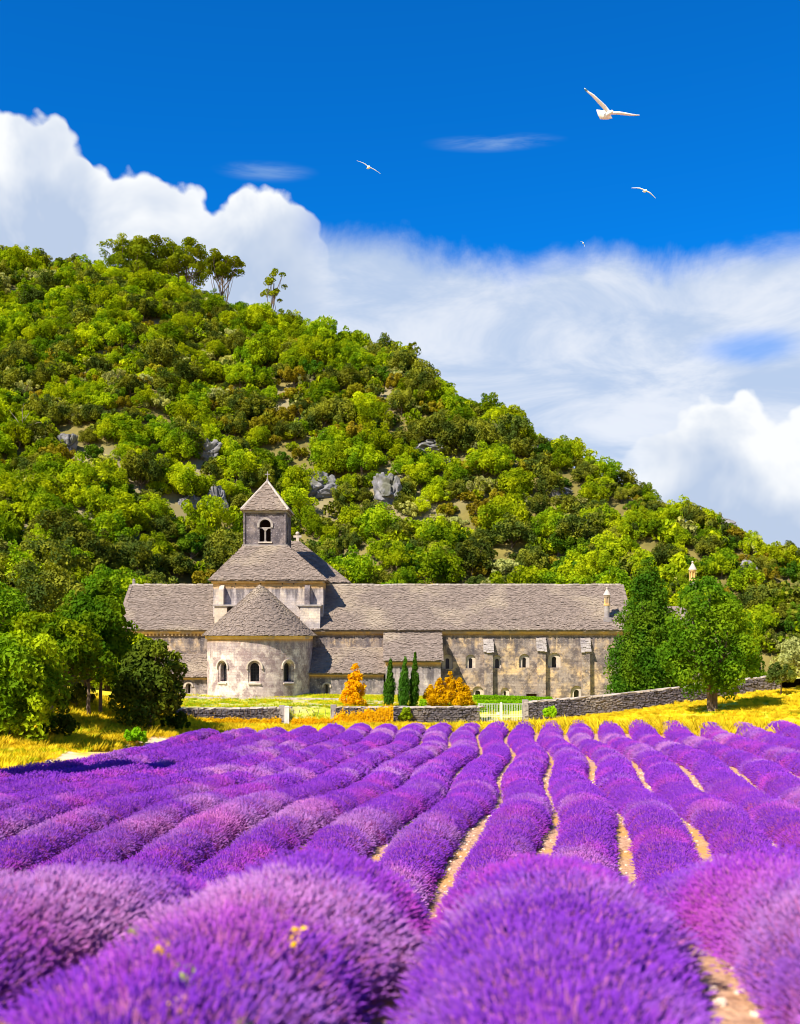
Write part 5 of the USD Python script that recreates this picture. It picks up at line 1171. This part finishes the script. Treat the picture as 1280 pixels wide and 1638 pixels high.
instancer('/World/dry_grass', [('tuft_yellow_a', grass_tuft(1, 150, r=.6)), ('tuft_yellow_b', grass_tuft(2, 150, r=.6)), ('tuft_yellow_c', grass_tuft(3, 110, h=.5, r=.55)), ('tuft_green', grass_tuft(4, 130, r=.55, ml='grass_green'))],
          np.stack([gx, gy, gz(gx, gy)], 1), zquat(rr.uniform(0, 6.28, n)), np.stack([s, s, s], 1), np.where(green, 3, rr.choice(3, n, p=[.45, .4, .15])))
tag(stage.GetPrimAtPath('/World/dry_grass'), 'dry yellow grass covering the slope and the verge', 'grass')
# weeds among the row ends by the slope
n = 900; wx_ = rr.normal(13, 3.2, n); wy_ = far_end(wx_) + rr.normal(-1.0, 1.5, n); s = rr.uniform(.7, 1.4, n)
instancer('/World/yellow_weeds', [('tuft_a', grass_tuft(11, h=.5)), ('tuft_b', grass_tuft(12, h=.6, n=20))], np.stack([wx_, wy_, gz(wx_, wy_)], 1), zquat(rr.uniform(0, 6.28, n)), np.stack([s, s, s], 1), rr.integers(0, 2, n))
tag(stage.GetPrimAtPath('/World/yellow_weeds'), 'yellow weeds growing among the far ends of the lavender rows', 'weeds')
# lawn of the terrace
n = 9000; lx, ly = rr.uniform(-20, 8, n), rr.uniform(82.8, 96.5, n); s = rr.uniform(.35, .7, n); pt_ = meshkit.fbm(np.stack([lx * .5, ly * .8, lx * 0], -1), 3, 15); kp = rr.random(n) < np.clip((pt_ - .3) * 2.5, .05, 1); lx, ly, s = lx[kp], ly[kp], s[kp]; n = len(lx)
instancer('/World/lawn_grass', [('tuft_green', grass_tuft(21, ml='grass_green')), ('tuft_yellow', grass_tuft(22))], np.stack([lx, ly, terrace_z(lx, ly)], 1), zquat(rr.uniform(0, 6.28, n)), np.stack([s, s, s], 1), (rr.random(n) < .3).astype(int))
tag(stage.GetPrimAtPath('/World/lawn_grass'), 'short green grass on the terrace below the apse', 'grass')

n = 14; fx_ = np.concatenate([rr.normal(-.75, .45, 9), rr.normal(1.0, .8, 5)]); fy_ = rr.uniform(3.4, 5.4, n); q_ = np.random.default_rng(3)
bl = crown_leaves([(0, 0, 0, .05), (.05, .02, .03, .04)], 16, .022, q_)
instancer('/World/yellow_wildflowers', [('blossom', [(bl, 'leaf_gold')]), ('sprig', [(bl, 'leaf_oak')])], np.stack([fx_, fy_, gz(fx_, fy_) + rr.uniform(.5, .66, n)], 1), zquat(rr.uniform(0, 6.28, n)), np.tile(rr.uniform(.4, .9, (n, 1)), (1, 3)), (rr.random(n) < .2).astype(int))
tag(stage.GetPrimAtPath('/World/yellow_wildflowers'), 'few yellow wild flowers poking out of the foreground lavender', 'wild flowers')

# ------------------------------------------------------------------ birds
def wing(pts, chord, thick):
    """Closed lofted wing along pts; chord vectors per station."""
    pts, n = np.asarray(pts, float), len(pts); V, seg = [], 10; a = np.arange(seg) / seg * 2 * math.pi
    for p, c, t in zip(pts, chord, thick):
        c = np.asarray(c, float); up = unit(np.cross(c, np.gradient(pts, axis=0)[min(len(V), n - 1)]))
        V.append(p + np.cos(a)[:, None] * c * .5 + np.sin(a)[:, None] * up * t)
    parts = [m3.Manifold.hull_points(np.vstack([V[i], V[i + 1]])) for i in range(n - 1)]
    m = parts[0]
    for q in parts[1:]: m = m + q
    return m
def bird(label, d, root, left, right, tail, body, tipfrac=None, chord=.22):
    """Everything from photo points (px, py, depth offset) of the bird as it flies."""
    W = lambda p: P(p[0], p[1], d + (p[2] if len(p) > 2 else 0))
    c0 = W(root); T = Thing('gull', label, 'bird', c0)
    m = None; fwd = unit(W(body[1]) - W(body[0]))
    for pts in (left, right):
        q = [W(p) for p in pts]; n = len(q); ch = [fwd * chord * (1.0, 1.15, .95, .72, .5, .2)[min(i, 5)] for i in range(n)]
        wm = wing(q, ch, np.linspace(.05, .012, n) * chord / .22); m = wm if m is None else m + wm
    b0, b1 = W(body[0]), W(body[1]); L = np.linalg.norm(b1 - b0)
    for t0, t1, r0, r1 in ((0, .3, .35, .8), (.3, .62, .8, .75), (.62, .82, .75, .5), (.82, 1.0, .5, .45), (1.0, 1.12, .45, .12)):
        s0 = m3.Manifold.sphere(r0 * L * .19, 14).translate(tuple(b0 + (b1 - b0) * t0)); s1 = m3.Manifold.sphere(r1 * L * .19, 14).translate(tuple(b0 + (b1 - b0) * t1)); m = m + m3.Manifold.batch_hull([s0, s1])
    tp = [W(p) for p in tail]; th = unit(np.cross(tp[1] - tp[0], tp[-1] - tp[0])) * .012 * L
    m = m + m3.Manifold.hull_points(np.vstack([np.array(tp) + th, np.array(tp) - th, [b0 + (b1 - b0) * .2 + th * 3, b0 + (b1 - b0) * .2 - th * 3]]))
    T.part('body', m, 'feather_white', smooth=50)
    return T, fwd
T, fwd = bird('large white gull with wings raised, nearest of the birds', 26, (974, 181), [(974, 180), (966, 170, -.05), (956, 160, -.1), (948, 152, -.12), (941, 147, -.12), (935, 141, -.1)],
              [(974, 181), (987, 180.5, -.1), (999, 182, -.14), (1009, 183.5, -.15), (1017, 184, -.14), (1023, 184, -.1)], [(973, 178, .1), (954.5, 175.5, .25), (957, 184, .3), (960, 190, .32), (966, 190.8, .34), (973, 190.4, .34), (979.5, 189, .3)], [(967, 186, .22), (979, 178.5, -.18)], chord=.15)
for (a, b_) in (((938.6, 145.2), (936.2, 142.2)), ((1016.4, 183.9), (1019.6, 184.0))):
    pa, pb_ = P(*a, 26 - .12), P(*b_, 26 - .11)
    w_ = wing([pa, (pa + pb_) / 2, pb_], [fwd * .085, fwd * .08, fwd * .06], [.018, .017, .014]); T.part('wing_tip', w_, 'feather_dark')
bird('small white gull gliding alone in the middle of the sky', 62, (590, 267), [(590, 267), (587, 264.5), (584, 262), (580, 260), (576, 258.5), (571, 257)], [(590, 267), (594, 268.6), (598, 270.5), (602, 273), (605, 275), (609, 278)], [(589, 268, .1), (586.5, 269, .4), (587.5, 270, .42), (590, 270, .4)], [(588.5, 268.6, .3), (591, 266.4, -.2)], chord=.10)
bird('small white gull with drooping wings on the right of the sky', 62, (1032, 305), [(1032, 305), (1028, 302.5), (1024, 301), (1019, 300.4), (1015, 300.4), (1010.5, 300.6)], [(1032, 305), (1037, 306.6), (1041, 309), (1044, 312), (1046.5, 314.5), (1049, 317)], [(1031, 306, .1), (1027.5, 305.6, .4), (1029, 307, .42), (1032, 307.6, .4)], [(1030, 306, .3), (1034, 304.4, -.2)], chord=.14)
bird('tiny distant white gull just above the cloud edge', 150, (933, 388.6), [(933, 388.6), (932.2, 387.2), (931.3, 386.3), (930.3, 385.9), (929.4, 385.7), (928.5, 385.6)], [(933, 388.6), (934, 390), (934.7, 391.3), (935, 392.6), (935.1, 393.8), (935, 395)], [(932.8, 389, .1), (931.6, 388.8, .5), (932, 389.8, .5), (933, 389.9, .5)], [(932.6, 389, .3), (933.6, 388.2, -.2)], chord=.16)
print({k: v for k, v in count.items()}, sum(count.values()))
